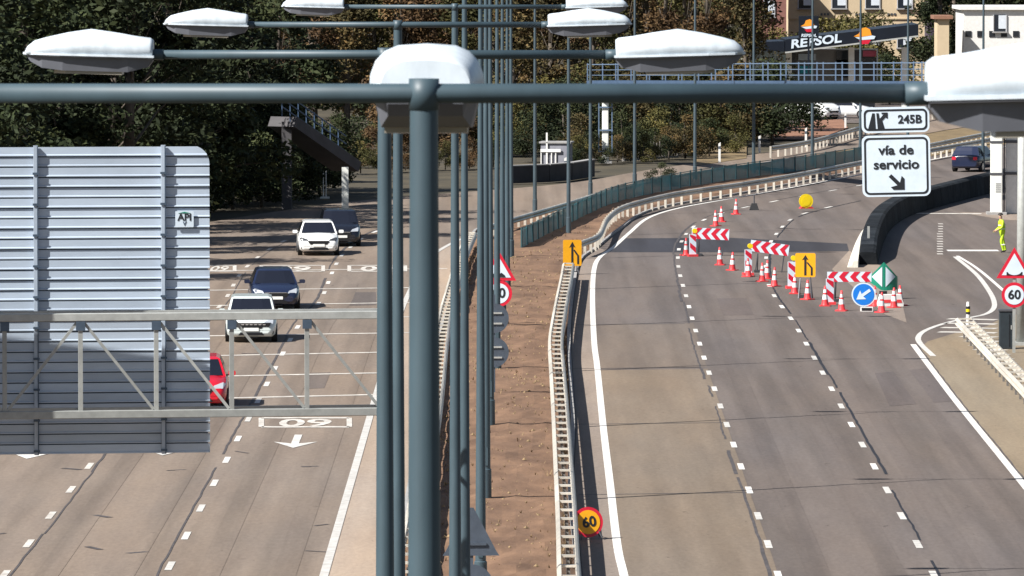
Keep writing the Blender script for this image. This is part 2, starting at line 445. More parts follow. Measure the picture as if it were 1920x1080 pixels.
sheet('pale_concrete', [G(1560, 505), G(1592, 470), G(1650, 498), G(1690, 560), G(1700, 605), G(1660, 590), G(1590, 530)], .005, 'gutter', road_right)

# left carriageway markings ------------------------------------------
edge_lc = smooth_path([Vector((-4.2, y, 0)) for y in (120, 150, 180, 210, 235)] + P2([(762, 560), (800, 490), (846, 457), (900, 436)]), 1.5)
ribbon('edge_line', edge_lc, .2, .010, 'paint', road_left)
sh_poly = [(p.x + .12, p.y) for p in edge_lc if p.y < 300] + [(p.x, p.y) for p in left_in if 118 < p.y < 312][::-1]
sheet('shoulder_surface', sh_poly, .004, 'shoulder', road_left)
ld1 = smooth_path([Vector((-7.75, y, 0)) for y in (130, 160, 200, 240)] + P2([(600, 565), (628, 500), (650, 470), (700, 436), (800, 405)]), 1.5)
ld2 = smooth_path([Vector((-11.35, y, 0)) for y in (130, 160, 200, 235)] + P2([(420, 565), (452, 512), (498, 472), (560, 440), (660, 408)]), 1.5)
ld3 = smooth_path([Vector((-14.95, y, 0)) for y in (130, 160, 200, 240, 280)], 1.5)
for p, s0 in ((ld1, 4.5), (ld2, 2.5), (ld3, 5)):
    dashes(p, road_left, start=s0, m='paint' if p is not ld2 else 'paint_worn')
broken_seam(ld1, .10, 'seam', road_left, -.2, 3); broken_seam(ld2, .06, 'seam', road_left, .2, 4)
for yl, yr in ((507, 505), (544, 540), (573, 568), (600, 595), (630, 625), (668, 661), (707, 700), (749, 741)):
    ribbon('transverse_bar', [G(380 - (yl - 500) * .35, yl + 1), G(842 - (yl - 500) * .5, yr - 1)], .42, .011, 'paint_worn', road_left)
def road_arrow(cx, cy):
    c = G(cx, cy)
    mb = MB(); mb.add([(c.x + x, c.y + y, .012) for x, y in ((-.11, 3.2), (.11, 3.2), (.11, 0), (.62, .6), (0, -1.6), (-.62, .6), (-.11, 0))],
                      [(0, 1, 2, 6), (3, 4, 2), (5, 6, 4), (2, 4, 6)])
    o = mb.build('lane_arrow', 'paint', road_left, fix=False)
for c in ((58, 852), (310, 846), (553, 832)): road_arrow(*c)
def road_number(cx0, cx1, ytop, ybot, txt):
    a, b, c, d = G(cx0, ybot), G(cx1, ybot), G(cx1, ytop), G(cx0, ytop)
    for p, q, w in ((a, b, .5), (d, c, .5)):
        ribbon('number_frame', [p, q], w, .012, 'paint_worn', road_left)
    for p, q in ((a, d), (b, c)):
        ribbon('number_frame', [p, q], .16, .012, 'paint_worn', road_left)
    mid = (a + c) / 2
    t = text_mesh(txt, 1.0, 'speed_number', 'paint_worn', road_left, (mid.x, mid.y, .014), (0, 0, math.pi), extrude=0, bold=.02)
    w = (b.x - a.x) * .6; h = (c.y - a.y)
    t.scale = (w / max(.01, t.dimensions.x), h * .8 / .72, 1)
road_number(490, 655, 784, 801, '60')
road_number(490, 606, 498, 509, '60')
road_number(384, 440, 498, 509, '60')
road_number(655, 760, 498, 509, '60')
sheet('patch_or_shade', [G(640, 574), G(705, 572), G(705, 548), G(652, 548)], .005, 'asphalt_dark', road_left)
for L in ([(1640, 700), (1745, 690), (1790, 752), (1668, 762)], [(1330, 560), (1420, 558), (1432, 590), (1338, 592)]):
    sheet('asphalt_repair', [G(*p) for p in L], .005, 'repair', road_right)
for L in ([(560, 700), (620, 698), (608, 728), (545, 730)],):
    sheet('asphalt_repair', [G(*p) for p in L], .005, 'asphalt_dark', road_left)
for pth, par in ((dash_1, road_right), (dash_2, road_right)):
    for off in (.9, 2.6):
        seg = [p for p in pth if p.y < 262]
        ribbon('tyre_track', seg, .55, .006, 'track', par, off=off)
for pth in (ld1, ld2):
    for off in (.95, 2.65):
        ribbon('tyre_track', [p for p in pth if p.y < 270], .55, .006, 'track_left', road_left, off=off)
for k in range(15):   # small scuffs and sealed cracks
    x = random.uniform(-13, -4.6) if k < 16 else random.uniform(3, 13); y = random.uniform(150, 240)
    ribbon('crack_seal', [Vector((x, y, 0)), Vector((x + random.uniform(.1, .6), y + random.uniform(-.8, .8), 0))], random.uniform(.08, .3), .009, 'seam', road_left if k < 16 else road_right)
for y, x0, x1 in ((169.6, 1.7, 6.1), (193.6, 1.7, 6.2), (218, 1.7, 6.2), (242, 1.8, 6.3)):  # lamp post shadows painted as dark lines, one along a slab joint
    ribbon('shadow_joint_line', [Vector((x0, y - .2, 0)), Vector((x1, y + .5, 0))], .13, .009, 'seam', road_right, jitter=.02)

# median ---------------------------------------------------------------
med_l = [p for p in left_in if p.y < 425]; med_r = [p for p in right_in if p.y < 425]
def med_at(L, y):
    for a, b in zip(L, L[1:]):
        if a.y <= y <= b.y: return a.x + (b.x - a.x) * (y - a.y) / max(1e-6, b.y - a.y)
    return L[-1].x
mb = MB(); vs = []; fs = []; ys = [60 + i * 1.5 for i in range(int(360 / 1.5))]; NX = 12
rn = random.Random(3)
for y in ys:
    a, b = med_at(med_l, y) + .12, med_at(med_r, y) - .12
    for i in range(NX + 1):
        t = i / NX; z = -.05 if i in (0, NX) else .10 + .10 * math.sin(t * math.pi) + rn.uniform(-.035, .035)
        vs.append((a + (b - a) * t, y, z))
for j in range(len(ys) - 1):
    for i in range(NX): fs.append((j * (NX + 1) + i, j * (NX + 1) + i + 1, (j + 1) * (NX + 1) + i + 1, (j + 1) * (NX + 1) + i))
median = struct(mb.add(vs, fs).build('median_earth', 'earth'))
for o, L, sgn in (('kerb', left_in, 1), ('kerb', right_in, -1)):
    pth = [p for p in L if 60 < p.y < 420]
    mb = MB()
    for i in range(len(pth) - 1):
        a, b = pth[i], pth[i + 1]
        mb.bar(a + Vector((sgn * .06, 0, .02)), b + Vector((sgn * .06, 0, .02)), .12, .16)
    struct(mb.build(o, 'concrete_grey'))
# dry tufts and stones on the median
mb = MB(); rn = random.Random(5)
for k in range(1500):
    y = rn.uniform(148, 318); a, b = med_at(med_l, y) + .3, med_at(med_r, y) - .3
    x = rn.uniform(a, b); z = .12 + .1 * math.sin((x - a) / max(.1, b - a) * math.pi) - .02
    s = rn.uniform(.02, .075)
    if rn.random() < .55:
        for q in range(4):
            t = rn.uniform(0, 6.28); dx, dy = math.cos(t) * s, math.sin(t) * s
            mb.add([(x - dy * .25, y + dx * .25, z), (x + dy * .25, y - dx * .25, z), (x + dx, y + dy, z + s * rn.uniform(.8, 1.8))], [(0, 1, 2)])
    else:
        mb.add([(x - s, y, z), (x, y - s, z), (x + s, y, z), (x, y + s, z), (x, y, z + s * .8)], [(0, 1, 4), (1, 2, 4), (2, 3, 4), (3, 0, 4)])
for k in range(420):
    y = rn.uniform(148, 300); a, b = med_at(med_l, y) + .2, med_at(med_r, y) - .2
    x = b - abs(rn.gauss(0, .18)) if rn.random() < .6 else a + abs(rn.gauss(0, .3)); z = .10
    for q in range(9):
        t = rn.uniform(0, 6.28); s = rn.uniform(.08, .22); dx, dy = math.cos(t) * s * .6, math.sin(t) * s * .6
        mb.add([(x - dy * .12, y + dx * .12, z), (x + dy * .12, y - dx * .12, z), (x + dx, y + dy, z + s)], [(0, 1, 2)])
M['tuft'] = mat('dry_tuft', (.20, .135, .07), .9, var=.5, scale=2)
o = mb.build('dry_grass', 'tuft', fix=False); tag(o, 'dry grass tufts and pebbles scattered over the brown median', 'dry grass', kind='stuff')

# outer verges
verge = struct(sheet('verge', [(p.x, p.y) for p in right_in if p.y > 300] + [(p.x, p.y) for p in left_in if p.y > 300][::-1], -.03, 'verge'))
o = sheet('earth_bank', [G(1440, 262), G(1455, 236), G(1530, 226), G(1580, 224), G(1590, 240), G(1530, 262)], .02, 'redearth'); struct(o)
o = sheet('car_park', [(19, 492), (60, 480), (70, 540), (19, 545)], -.02, 'asphalt_dark'); struct(o)
o = sheet('grass_bank', [G(1300, 312), G(1400, 297), G(1400, 262), G(1310, 262)], .02, 'verge'); struct(o)

# ================================================================== GUARDRAILS
def rail_profile(sgn):
    # W-shaped beam, (outward, z)
    return [(0, .74), (.05 * sgn, .71), (.085 * sgn, .66), (.05 * sgn, .61), (.0, .585), (.05 * sgn, .56), (.085 * sgn, .51), (.05 * sgn, .46), (0, .43)]
def rail_module(pts, normals, off, sgn, name, parent, m='rail'):
    prof = rail_profile(sgn); mb = MB(); vs = []; fs = []; k = len(prof)
    for p, n in zip(pts, normals):
        for o_, z in prof: vs.append(p + n * (off + o_) + Vector((0, 0, z)))
        for o_, z in prof: vs.append(p + n * (off + o_ - .012 * sgn) + Vector((0, 0, z)))
    kk = 2 * k
    for i in range(len(pts) - 1):
        b = i * kk
        for j in range(k - 1):
            fs.append((b + j, b + j + 1, b + kk + j + 1, b + kk + j)); fs.append((b + k + j, b + kk + k + j, b + kk + k + j + 1, b + k + j + 1))
        fs.append((b, b + kk, b + kk + k, b + k)); fs.append((b + k - 1, b + 2 * k - 1, b + kk + 2 * k - 1, b + kk + k - 1))
    return mb.add(vs, fs).build(name, m, parent)
POST_L = MB().box((0, 0, .36), (.12, .10, .72)).build('post', 'rail'); _pl = POST_L; POST_L = POST_L.data; bpy.data.objects.remove(_pl)
_post = MB().box((0, 0, .30), (.07, .10, .60)).build('post', 'rail_post'); POST = _post.data; bpy.data.objects.remove(_post)
def guardrail(path, label, double=True, gap=.17, one=1, spacing=2.0, lip=True, m='rail', pm=None):
    base = path[0]
    t = thing('guardrail', label, 'guardrail', base)
    pts = [p - base for p in path]; nr = [side(path, i) for i in range(len(path))]
    pme = POST if double else POST_L
    for i, p in enumerate(pts):
        o = inst(pme, 'post', t, p, math.atan2(nr[i].y, nr[i].x))
        if double:
            MBs = inst(SPACER, 'spacer', t, p + Vector((0, 0, .70)), math.atan2(nr[i].y, nr[i].x), (gap * 2 / .34, 1, 1))
    for i in range(0, len(pts) - 1, 2):
        seg = pts[i:i + 3]; ns = nr[i:i + 3]
        if len(seg) < 2: continue
        if double:
            rail_module(seg, ns, gap, 1, 'rail_beam', t, m); rail_module(seg, ns, -gap, -1, 'rail_beam', t, m)
        else:
            rail_module(seg, ns, .06 * one, one, 'rail_beam', t, m)
    return t
_sp = MB().box((0, 0, 0), (.34, .16, .05)).build('spacer', 'rail'); SPACER = _sp.data; bpy.data.objects.remove(_sp)
gr_a = smooth_path([Vector((.98, 126, 0))] + P2([(1050, 1015), (1048, 900), (1043, 800), (1038, 700), (1034, 640), (1043, 590), (1056, 545), (1062, 510)]), 2.0)
gr_a = [p + Vector((0, 0, 0)) for p in gr_a]
# the survey marks follow the top of the rail: carry them down to its foot
def foot(px, py, h=.66):
    p = A(px, py, 1.0); r = ray(px, py); t = (h - CAM_H) / r.z
    return Vector((r.x * t, r.y * t, 0))
gr_a = smooth_path([Vector((1.1, 118, 0))] + [foot(*p) for p in ((1066, 1060), (1062, 960), (1056, 860), (1050, 760), (1045, 690), (1042, 640), (1047, 600), (1054, 560), (1062, 520), (1066, 495))], 2.3)
guardrail(gr_a, 'pale double-sided guardrail between brown median and right carriageway')
gr_b = smooth_path([Vector((-2.25, 118, 0)), Vector((-2.25, 150, 0)), Vector((-2.25, 190, 0))] + [foot(*p) for p in ((826, 650), (835, 590), (847, 545), (866, 480), (884, 438))], 2.0)
guardrail(gr_b, 'guardrail on the left edge of the median, half hidden by lamp posts')
gr_c = smooth_path([foot(*p) for p in ((1086, 455), (1120, 440), (1136, 410), (1160, 390), (1200, 377), (1260, 363), (1330, 352), (1400, 342), (1500, 325), (1620, 302), (1760, 277), (1900, 252))], 2.0)
guardrail(gr_c, 'long curving guardrail with pale posts before the green fence', double=False, one=1)
gr_d = smooth_path([foot(*p) for p in ((900, 428), (930, 420), (958, 411), (1000, 399), (1059, 382), (1110, 366))], 2.0)
guardrail(gr_d, 'short guardrail with closely spaced posts left of the green fence', double=False, one=1)
gr_e = smooth_path([foot(*p) for p in ((1445, 276), (1480, 271), (1530, 261), (1570, 250), (1620, 236), (1700, 217), (1760, 205))], 2.0)
guardrail(gr_e, 'far guardrail below the petrol station beside a reddish bank', double=False, one=1)
gr_f = smooth_path([foot(*p) for p in ((1730, 273), (1770, 265), (1820, 255), (1870, 245), (1960, 225))], 2.0)
guardrail(gr_f, 'far guardrail behind the parked dark car at the right edge', double=False, one=1)
gr_g = smooth_path([foot(*p) for p in ((1808, 600), (1850, 643), (1890, 685), (1930, 726), (1990, 792))], 2.0)
guardrail(gr_g, 'double-beam guardrail starting at the yellow and black marker post on the gore', gap=.24)

# ================================================================== GREEN FENCE
fp = smooth_path(P2([(978, 472), (1010, 456), (1060, 430), (1110, 405), (1150, 388), (1200, 375), (1300, 355), (1400, 340), (1500, 326), (1620, 307), (1700, 294)]), 2.6)
fence = thing('mesh_fence', 'dark green mesh fence curving along the median', 'fence', fp[0])
for i, (a, b) in enumerate(zip(fp, fp[1:])):
    mid = (a + b) / 2 - fp[0]; L = (b - a).length; ang = math.atan2((b - a).y, (b - a).x)
    MB().cyl((0, 0, -.05), (0, 0, 1.08), .045, n=8).build('fence_post', 'fence_post', fence).location = a - fp[0]
    p = MB().box((0, 0, .56), (L - .10, .03, .86 + random.uniform(-.08, .08))).build('fence_panel', 'fence', fence)
    p.location = mid; p.rotation_euler = (R(random.uniform(-3, 3)), 0, ang)
    tr = MB().box((0, 0, 1.03), (L - .06, .04, .04)).build('top_rail', 'fence_post', fence); tr.location = mid; tr.rotation_euler = (0, 0, ang)

# ================================================================== LAMP POSTS
def lamp_head_meshes(seg=16):
    """shell and tray of a luminaire: length along +x from 0, built once"""
    L = .86; W = .34
    def loft(prof, zs_bottom):
        mb = MB(); vs = []; fs = []; k = 11
        for (x, w, h, z0) in prof:
            for j in range(k):
                t = math.pi * j / (k - 1); vs.append((x, -w / 2 * math.copysign(abs(math.cos(t)) ** .6, math.cos(t)), z0 + h * math.sin(t) ** .75))
        for i in range(len(prof) - 1):
            for j in range(k - 1): fs.append((i * k + j, i * k + j + 1, (i + 1) * k + j + 1, (i + 1) * k + j))
            fs.append((i * k + k - 1, i * k, (i + 1) * k, (i + 1) * k + k - 1))
        fs.append(tuple(range(k))); fs.append(tuple((len(prof) - 1) * k + j for j in range(k)))
        return mb.add(vs, fs)
    shell = loft([(0, .26, .115, 0), (.02, .28, .128, 0), (.12, .31, .138, 0), (.25, .33, .158, 0), (.42, .34, .178, 0), (.58, .33, .150, 0), (.72, .30, .115, 0), (.80, .26, .090, 0), (.845, .20, .052, 0), (.86, .12, .02, 0)], 0)
    tray = MB()
    prof = [(.0, .25, -.03), (.03, .25, -.07), (.16, .30, -.105), (.60, .31, -.105), (.74, .26, -.09), (.82, .18, -.05), (.85, .12, -.012)]
    vs = []; fs = []
    for x, w, z in prof: vs += [(x, -w / 2, -.003), (x, w / 2, -.003), (x, w / 2 * .86, z), (x, -w / 2 * .86, z)]
    for i in range(len(prof) - 1):
        for j in range(4): fs.append((4 * i + j, 4 * i + (j + 1) % 4, 4 * i + 4 + (j + 1) % 4, 4 * i + 4 + j))
    fs += [(0, 1, 2, 3), tuple(4 * (len(prof) - 1) + j for j in range(4))]
    tray.add(vs, fs)
    rim = MB().prism([(-.012, -.15), (.30, -.182), (.62, -.175), (.80, -.135), (.872, -.06), (.872, .06), (.80, .135), (.62, .175), (.30, .182), (-.012, .15)], -.004, .010, 'xy')
    lens = MB().prism([(.20, -.12), (.58, -.12), (.66, -.07), (.66, .07), (.58, .12), (.20, .12)], -.125, -.102, 'xy')
    out = []
    for mb_, nm, mt, sm in ((shell, 'shell', 'head_white', True), (tray, 'tray', 'head_grey', False), (rim, 'rim', 'head_white', False), (lens, 'lens', 'lens', False)):
        o = mb_.build(nm, mt, None, sm); out.append((nm, o.data)); bpy.data.objects.remove(o)
    return out
HEAD = lamp_head_meshes()
def keep(mb_, m, sm=False):
    o = mb_.build('tmp', m, None, sm); me = o.data; bpy.data.objects.remove(o); return me
CLIP = keep(MB().box((0, 0, 0), (.035, .05, .05)), 'clamp')
SEAM = keep(MB().prism([(-.004, -.148), (.30, -.178), (.62, -.171), (.79, -.131), (.865, -.058), (.865, .058), (.79, .131), (.62, .171), (.30, .178), (-.004, .148)], -.012, -.0045, 'xy'), 'clamp')
SPIGOT = keep(MB().cyl((.03, 0, -.015), (.13, 0, -.015), .036, n=12), 'pole', True)
def lamp_head(parent, loc, rz, tilt=0.0, scale=1.0):
    hd = inst(HEAD[0][1], 'lamp_head', parent, loc, rz, (scale,) * 3)
    hd.rotation_euler = (0, -tilt, rz)
    for nm, me in HEAD[1:]: inst(me, nm, hd)
    inst(CLIP, 'clip', hd, (.845, 0, .012)); inst(SEAM, 'seam', hd, (0, 0, 0)); inst(SPIGOT, 'spigot', hd, (-.10, 0, .03))
    return hd
def lamp_post(x, y, h, label, arm=1.56, third=False, far=False, yaw=0.0, rb=.115, rt=.043, grp='twin lamp posts standing in a row along the median'):
    t = thing('lamp_post', label, 'lamp post', (x, y, 0), yaw, grp)
    m = 'pole' if not far else 'pole_far'
    n = 20 if not far else 10
    mb = MB()
    pts = [(0, 0, 0), (0, 0, .9), (0, 0, .92), (0, 0, h * .5), (0, 0, h + .045)]
    rad = [rb * 1.25, rb * 1.2, rb, (rb + rt) * .5, rt]
    for i in range(4): mb.cyl(pts[i], pts[i + 1], rad[i], rad[i + 1], n, cap=False)
    mb.build('pole', m, t, True)
    ar = .031
    MB().cyl((-arm - .05, 0, h), (arm + .05, 0, h), ar, n=14).build('arm', m, t, True)
    mb = MB().cyl((0, 0, h - .05), (0, 0, h + .046), rt + .004, n=n)
    mb.build('collar', m, t, True)
    if not far and h > 0:
        MB().prism(rrect(-.05, 1.0, .05, 1.45, .01), -rb - .012, -rb + .03).build('service_door', m, t)
    for s in (1, -1): lamp_head(t, (s * arm, 0, h - .015), 0 if s > 0 else math.pi, R(1.5))
    if third:
        MB().cyl((0, .03, h), (0, .34, h), .03, n=10).build('arm', m, t, True)
        lamp_head(t, (0, .30, h - .012), math.pi / 2, R(-2)).scale = (1, 1.10, .95)
    return t
ORD = ['nearest', 'second', 'third', 'fourth', 'fifth', 'sixth', 'seventh', 'eighth', 'ninth', 'tenth', 'eleventh', 'twelfth', 'thirteenth', 'fourteenth', 'fifteenth', 'sixteenth', 'seventeenth', 'eighteenth', 'nineteenth', 'twentieth']
SP = 24.3
near = [(795, 13.98), (721, 13.63), (746, 13.47), (853, 13.36), (871, 13.35), (901, 13.35), (911, 13.4), (919, 13.4), (932, 13.4), (942, 13.4), (951, 13.4), (958, 13.4)]
for k, (px, h) in enumerate(near):
    d = (k + .85) * SP
    lab = 'nearest lamp post, thick blue-grey pole with a third head pointing away' if k == 0 else '%s lamp post from the camera in the median row, with twin white heads' % ORD[k]
    if k > 3: lab = '%s lamp post from the camera in the median row, slim blue-grey pole' % ORD[k]
    lamp_post(GX(px, d), d, h, lab, third=(k == 0))
far_l = [(1003, 408), (1066, 444), (1107, 374), (1190, 357), (1303, 342), (1413, 331), (1523, 316), (1613, 300), (1702, 286), (1843, 322)]
far_lab = ['thin dark lamp post left of the green fence start', 'thin dark lamp post right behind the yellow lane sign on the median', 'thin dark lamp post left of the white bridge pier', 'thin dark lamp post right of the white bridge pier',
           'thin dark lamp post above the white delineator on the grass bank', 'thin dark lamp post between the grass bank and the reddish bank', 'thin dark lamp post crossing the reddish bank', 'thin lamp post just left of the service road sign', 'thin lamp post behind the service road sign', 'thin lamp post in front of the far dark car']
for (px, py), lab in zip(far_l, far_lab):
    p = G(px, py)
    lamp_post(p.x, p.y, 13.6, lab, far=True, yaw=R(-25), rb=.10, rt=.05)

# ================================================================== LEFT GANTRY WITH SIGN BACK
GD = 115.0
gan = thing('sign_gantry', 'galvanised truss gantry spanning the left carriageway', 'gantry', (GX(722, GD + .6), GD + .6, 0), R(8))
gs = F_PX / GD
def gz(py): return CAM_H - (py + 140) / F_PX * GD
zt, zb = gz(594), gz(777)
LEN = 15.5
for z in (zt, zb):
    bevel(MB().box((-LEN / 2 + .02, 0, z), (LEN + .06, .13, .135)).build('chord', 'galv', gan), .01, 1)
    for yy in (.75,):
        MB().box((-LEN / 2 + .02, yy, z + .02), (LEN, .09, .09)).build('chord', 'galv', gan)
step = 1.31
k = 0
while k * step < LEN:
    x = -.06 - k * step
    MB().box((x, 0, (zt + zb) / 2), (.075, .075, zt - zb - .136)).build('strut', 'galv', gan)
    MB().box((x, .375, zt), (.06, .62, .06)).build('cross_tie', 'galv', gan)
    MB().box((x, .375, zb), (.06, .62, .06)).build('cross_tie', 'galv', gan)
    if k % 1 == 0:
        up_left = k < 4 or k % 2 == 1
        a = (x - step + .05, 0, zt - .08) if up_left else (x - .05, 0, zt - .08)
        b = (x - .05, 0, zb + .08) if up_left else (x - step + .05, 0, zb + .08)
        MB().bar(a, b, .05, .05).build('diagonal', 'galv', gan)
    MB().box((x, -.05, zt - .15), (.16, .02, .16)).build('gusset', 'slat_dark', gan)
    k += 1
MB().box((.16, .3, zt / 2 + .1), (.24, .34, zt + .2)).build('column', 'pole', gan)
MB().box((.16, .3, .05), (.7, .7, .12)).build('base_plate', 'galv', gan)
# sign panel: back of horizontal aluminium slats
pn = thing('traffic_sign', 'large slatted back of a traffic sign with rounded corner on the gantry', 'sign', (GX(390, GD + 1.0), GD + 1.45, 0), R(8))
z_top, z_bot = gz(277), gz(862); nsl = 30; sh = (z_top - z_bot) / nsl; PW = 5.4; rc = .32
for i in range(nsl):
    z0 = z_bot + i * sh; z1 = z0 + sh - .020; zz = [z0, z1]
    def edge(z):
        dz = max(0, (z_bot + .05) - z, z - (z_top - rc)); return -(rc - math.sqrt(max(0, rc * rc - dz * dz))) if dz > 0 else 0
    zs = [z0 + (z1 - z0) * q / 6 for q in range(7)]
    mb = MB().prism([(-PW, z0)] + [(edge(zq), zq) for zq in zs] + [(-PW, z1)], -.012, 0)
    mb.add([(-PW, -.013, z0), (edge(z0), -.013, z0), (edge(z0 + .02), -.030, z0 + .004), (-PW, -.030, z0 + .004), (edge(z0 + .02), -.030, z0 + .02), (-PW, -.030, z0 + .02), (edge(z0 + .03), -.013, z0 + .034), (-PW, -.013, z0 + .034)],
           [(0, 1, 2, 3), (3, 2, 4, 5), (5, 4, 6, 7)])   # rolled lip
    sl = mb.build('slat', 'slat', pn); sl.rotation_euler = (R(random.uniform(-.5, .5)) * 0, 0, 0); sl.location = (0, random.uniform(-.006, .006), 0)
MB().prism([(-PW, z_bot + .02), (-.03, z_bot + .02), (-.03, z_top - .34), (-.11, z_top - .12), (-.34, z_top - .03), (-PW, z_top - .03)], .02, .07).build('face_board', 'slat_dark', pn)
for px in (62, 302):
    x = GX(px, GD + .95) - pn.location.x
    MB().box((x, -.065, (z_top + z_bot) / 2), (.075, .06, z_top - z_bot + .02)).build('upright', 'slat', pn)
    MB().box((x + .030, -.101, (z_top + z_bot) / 2), (.018, .008, z_top - z_bot)).build('upright_edge', 'slat_dark', pn)
    for i in range(0, nsl, 3):
        MB().box((x, -.112, z_bot + i * sh + .06), (.11, .012, .04)).build('clip', 'slat_dark', pn)
x = GX(342, GD + .95) - pn.location.x; z = gz(417)
pl = MB().prism(rrect(x - .16, z - .14, x + .16, z + .14, .015), -.062, -.052).build('maker_plate', 'white', pn)
text_mesh('API', .17, 'plate_text', 'black', pl, (x, -.066, z + .03), bold=.003)
text_mesh('V', .10, 'plate_text', 'slat_dark', pl, (x, -.066, z - .08), bold=.002)
ft = MB().prism([(x - .11, z + .105), (x, z + .13), (x + .11, z + .105)], -.07, -.063).build('plate_mark', 'green', pl)

t = thing('traffic_sign', 'added unseen sign back left of the gantry, shading its truss and panel', 'sign', (-12.95, GD - 1.9, 0), R(4))  # unseen shade caster, added to darken the truss and sign back
MB().cyl((-.6, -.2, 0), (-.6, -.2, 10.4), .17, .14, 14).build('post', 'galv', t, True)  # post of the added unseen sign
for i in range(34):
    MB().box((.2, 0, 5.5 + i * .2), (5.2, .05, .188)).build('slat', 'slat', t)  # slats of the added unseen sign, there to cast shade
for sx in (-1.4, 1.6): MB().box((sx, -.07, 8.8), (.09, .08, 6.7)).build('upright', 'slat_dark', t)  # uprights of the added unseen sign
MB().box((.0, -.15, 7.2), (3.6, .10, .14)).build('arm', 'galv', t)

# ================================================================== SIGNS
def signpost(name, label, cat, loc, rz=0): return thing(name, label, cat, loc, rz)
def tri_sign(parent, z, side_len, symbol, y=-.06):
    h = side_len * .866
    def tri(s, zo=0):
        r = side_len * s * .5; hh = h * s; cz = z
        return [(-r, cz - hh / 3), (r, cz - hh / 3), (0, cz + hh * 2 / 3)]
    a = MB().prism(tri(1.0), y, y + .02).build('plate', 'red', parent)
    b = MB().prism(tri(.70), y - .010, y - .002).build('white_field', 'white', a)
    u = side_len
    if symbol == 'hump':
        pts = [(-.22 * u, z - .20 * u), (.22 * u, z - .20 * u), (.22 * u, z - .11 * u)] + [(.19 * u * math.cos(R(-t)) , z - .10 * u + .10 * u * math.sin(R(-t))) for t in range(10, 171, 16)] + [(-.22 * u, z - .11 * u)]
    else:
        pts = [(-.20 * u, z - .19 * u), (.20 * u, z - .19 * u), (.17 * u, z - .13 * u), (.08 * u, z - .06 * u), (-.02 * u, z - .13 * u), (-.12 * u, z - .07 * u), (-.19 * u, z - .13 * u)]
    MB().prism(pts, y - .020, y - .012).build('symbol', 'black', a)
    return a
def limit_sign(parent, z, r, txt='60', field='white', y=-.06, x=0):
    a = MB().prism(disc(x, z, r), y, y + .02).build('plate', 'red', parent)
    MB().prism(disc(x, z, r * .76), y - .010, y - .002).build('field', field, a)
    text_mesh(txt, r * 1.02, 'number', 'black', a, (x, y - .016, z), bold=.012 * r / .45)
    return a
# right-hand warning triangle and 60
d = 226; s0 = F_PX / d
t = signpost('road_sign', 'red warning triangle above a round 60 limit sign at the right edge', 'sign', (GX(1903, d), d, 0))
MB().box((0, 0, 1.65), (.10, .06, 3.3)).build('post', 'galv', t)
tri_sign(t, gz(505) * 0 + CAM_H - (502 + 140) / F_PX * d, 1.22, 'hump')
limit_sign(t, CAM_H - (553 + 140) / F_PX * d, .43)
# median triangle and 60, part hidden by poles
d = 238
t = signpost('road_sign', 'red warning triangle and round 60 sign on the median behind lamp posts', 'sign', (GX(935, d), d, 0))
MB().box((0, 0, 1.6), (.10, .06, 3.2)).build('post', 'galv', t)
tri_sign(t, CAM_H - (507 + 140) / F_PX * d, 1.25, 'bumps')
limit_sign(t, CAM_H - (550 + 140) / F_PX * d, .48)
# backs of signs on the median
d = 204
t = signpost('road_sign', 'dark round backs of two traffic signs on one median post', 'sign', (GX(926, d), d, 0), R(6))
MB().box((0, .05, 1.6), (.09, .05, 3.2)).build('post', 'sign_back', t)
for py in (597, 661):
    z = CAM_H - (py + 140) / F_PX * d
    a = MB().prism(disc(0, z, .46), 0, .025).build('plate', 'sign_back', t)
    for dz in (-.16, .16): MB().box((0, -.02, z + dz), (.5, .03, .05)).build('bracket', 'steel', a)
d = 131
t = signpost('road_sign', 'grey triangular sign back low in the median at the bottom edge', 'sign', (GX(883, d), d, 0), R(4))
MB().box((0, .05, 1.5), (.09, .05, 3.0)).build('post', 'sign_back', t)
z = CAM_H - (1013 + 140) / F_PX * d
a = MB().prism([(-.56, z - .33), (.56, z - .33), (.50, z - .24), (.05, z + .62), (-.05, z + .62), (-.50, z - .24)], 0, .025).build('plate', 'sign_back', t)
MB().box((0, -.02, z - .1), (.6, .03, .05)).build('bracket', 'sign_back', a)
z2 = z - .95
MB().prism(disc(0, z2, .45), 0, .025).build('plate', 'sign_back', t)

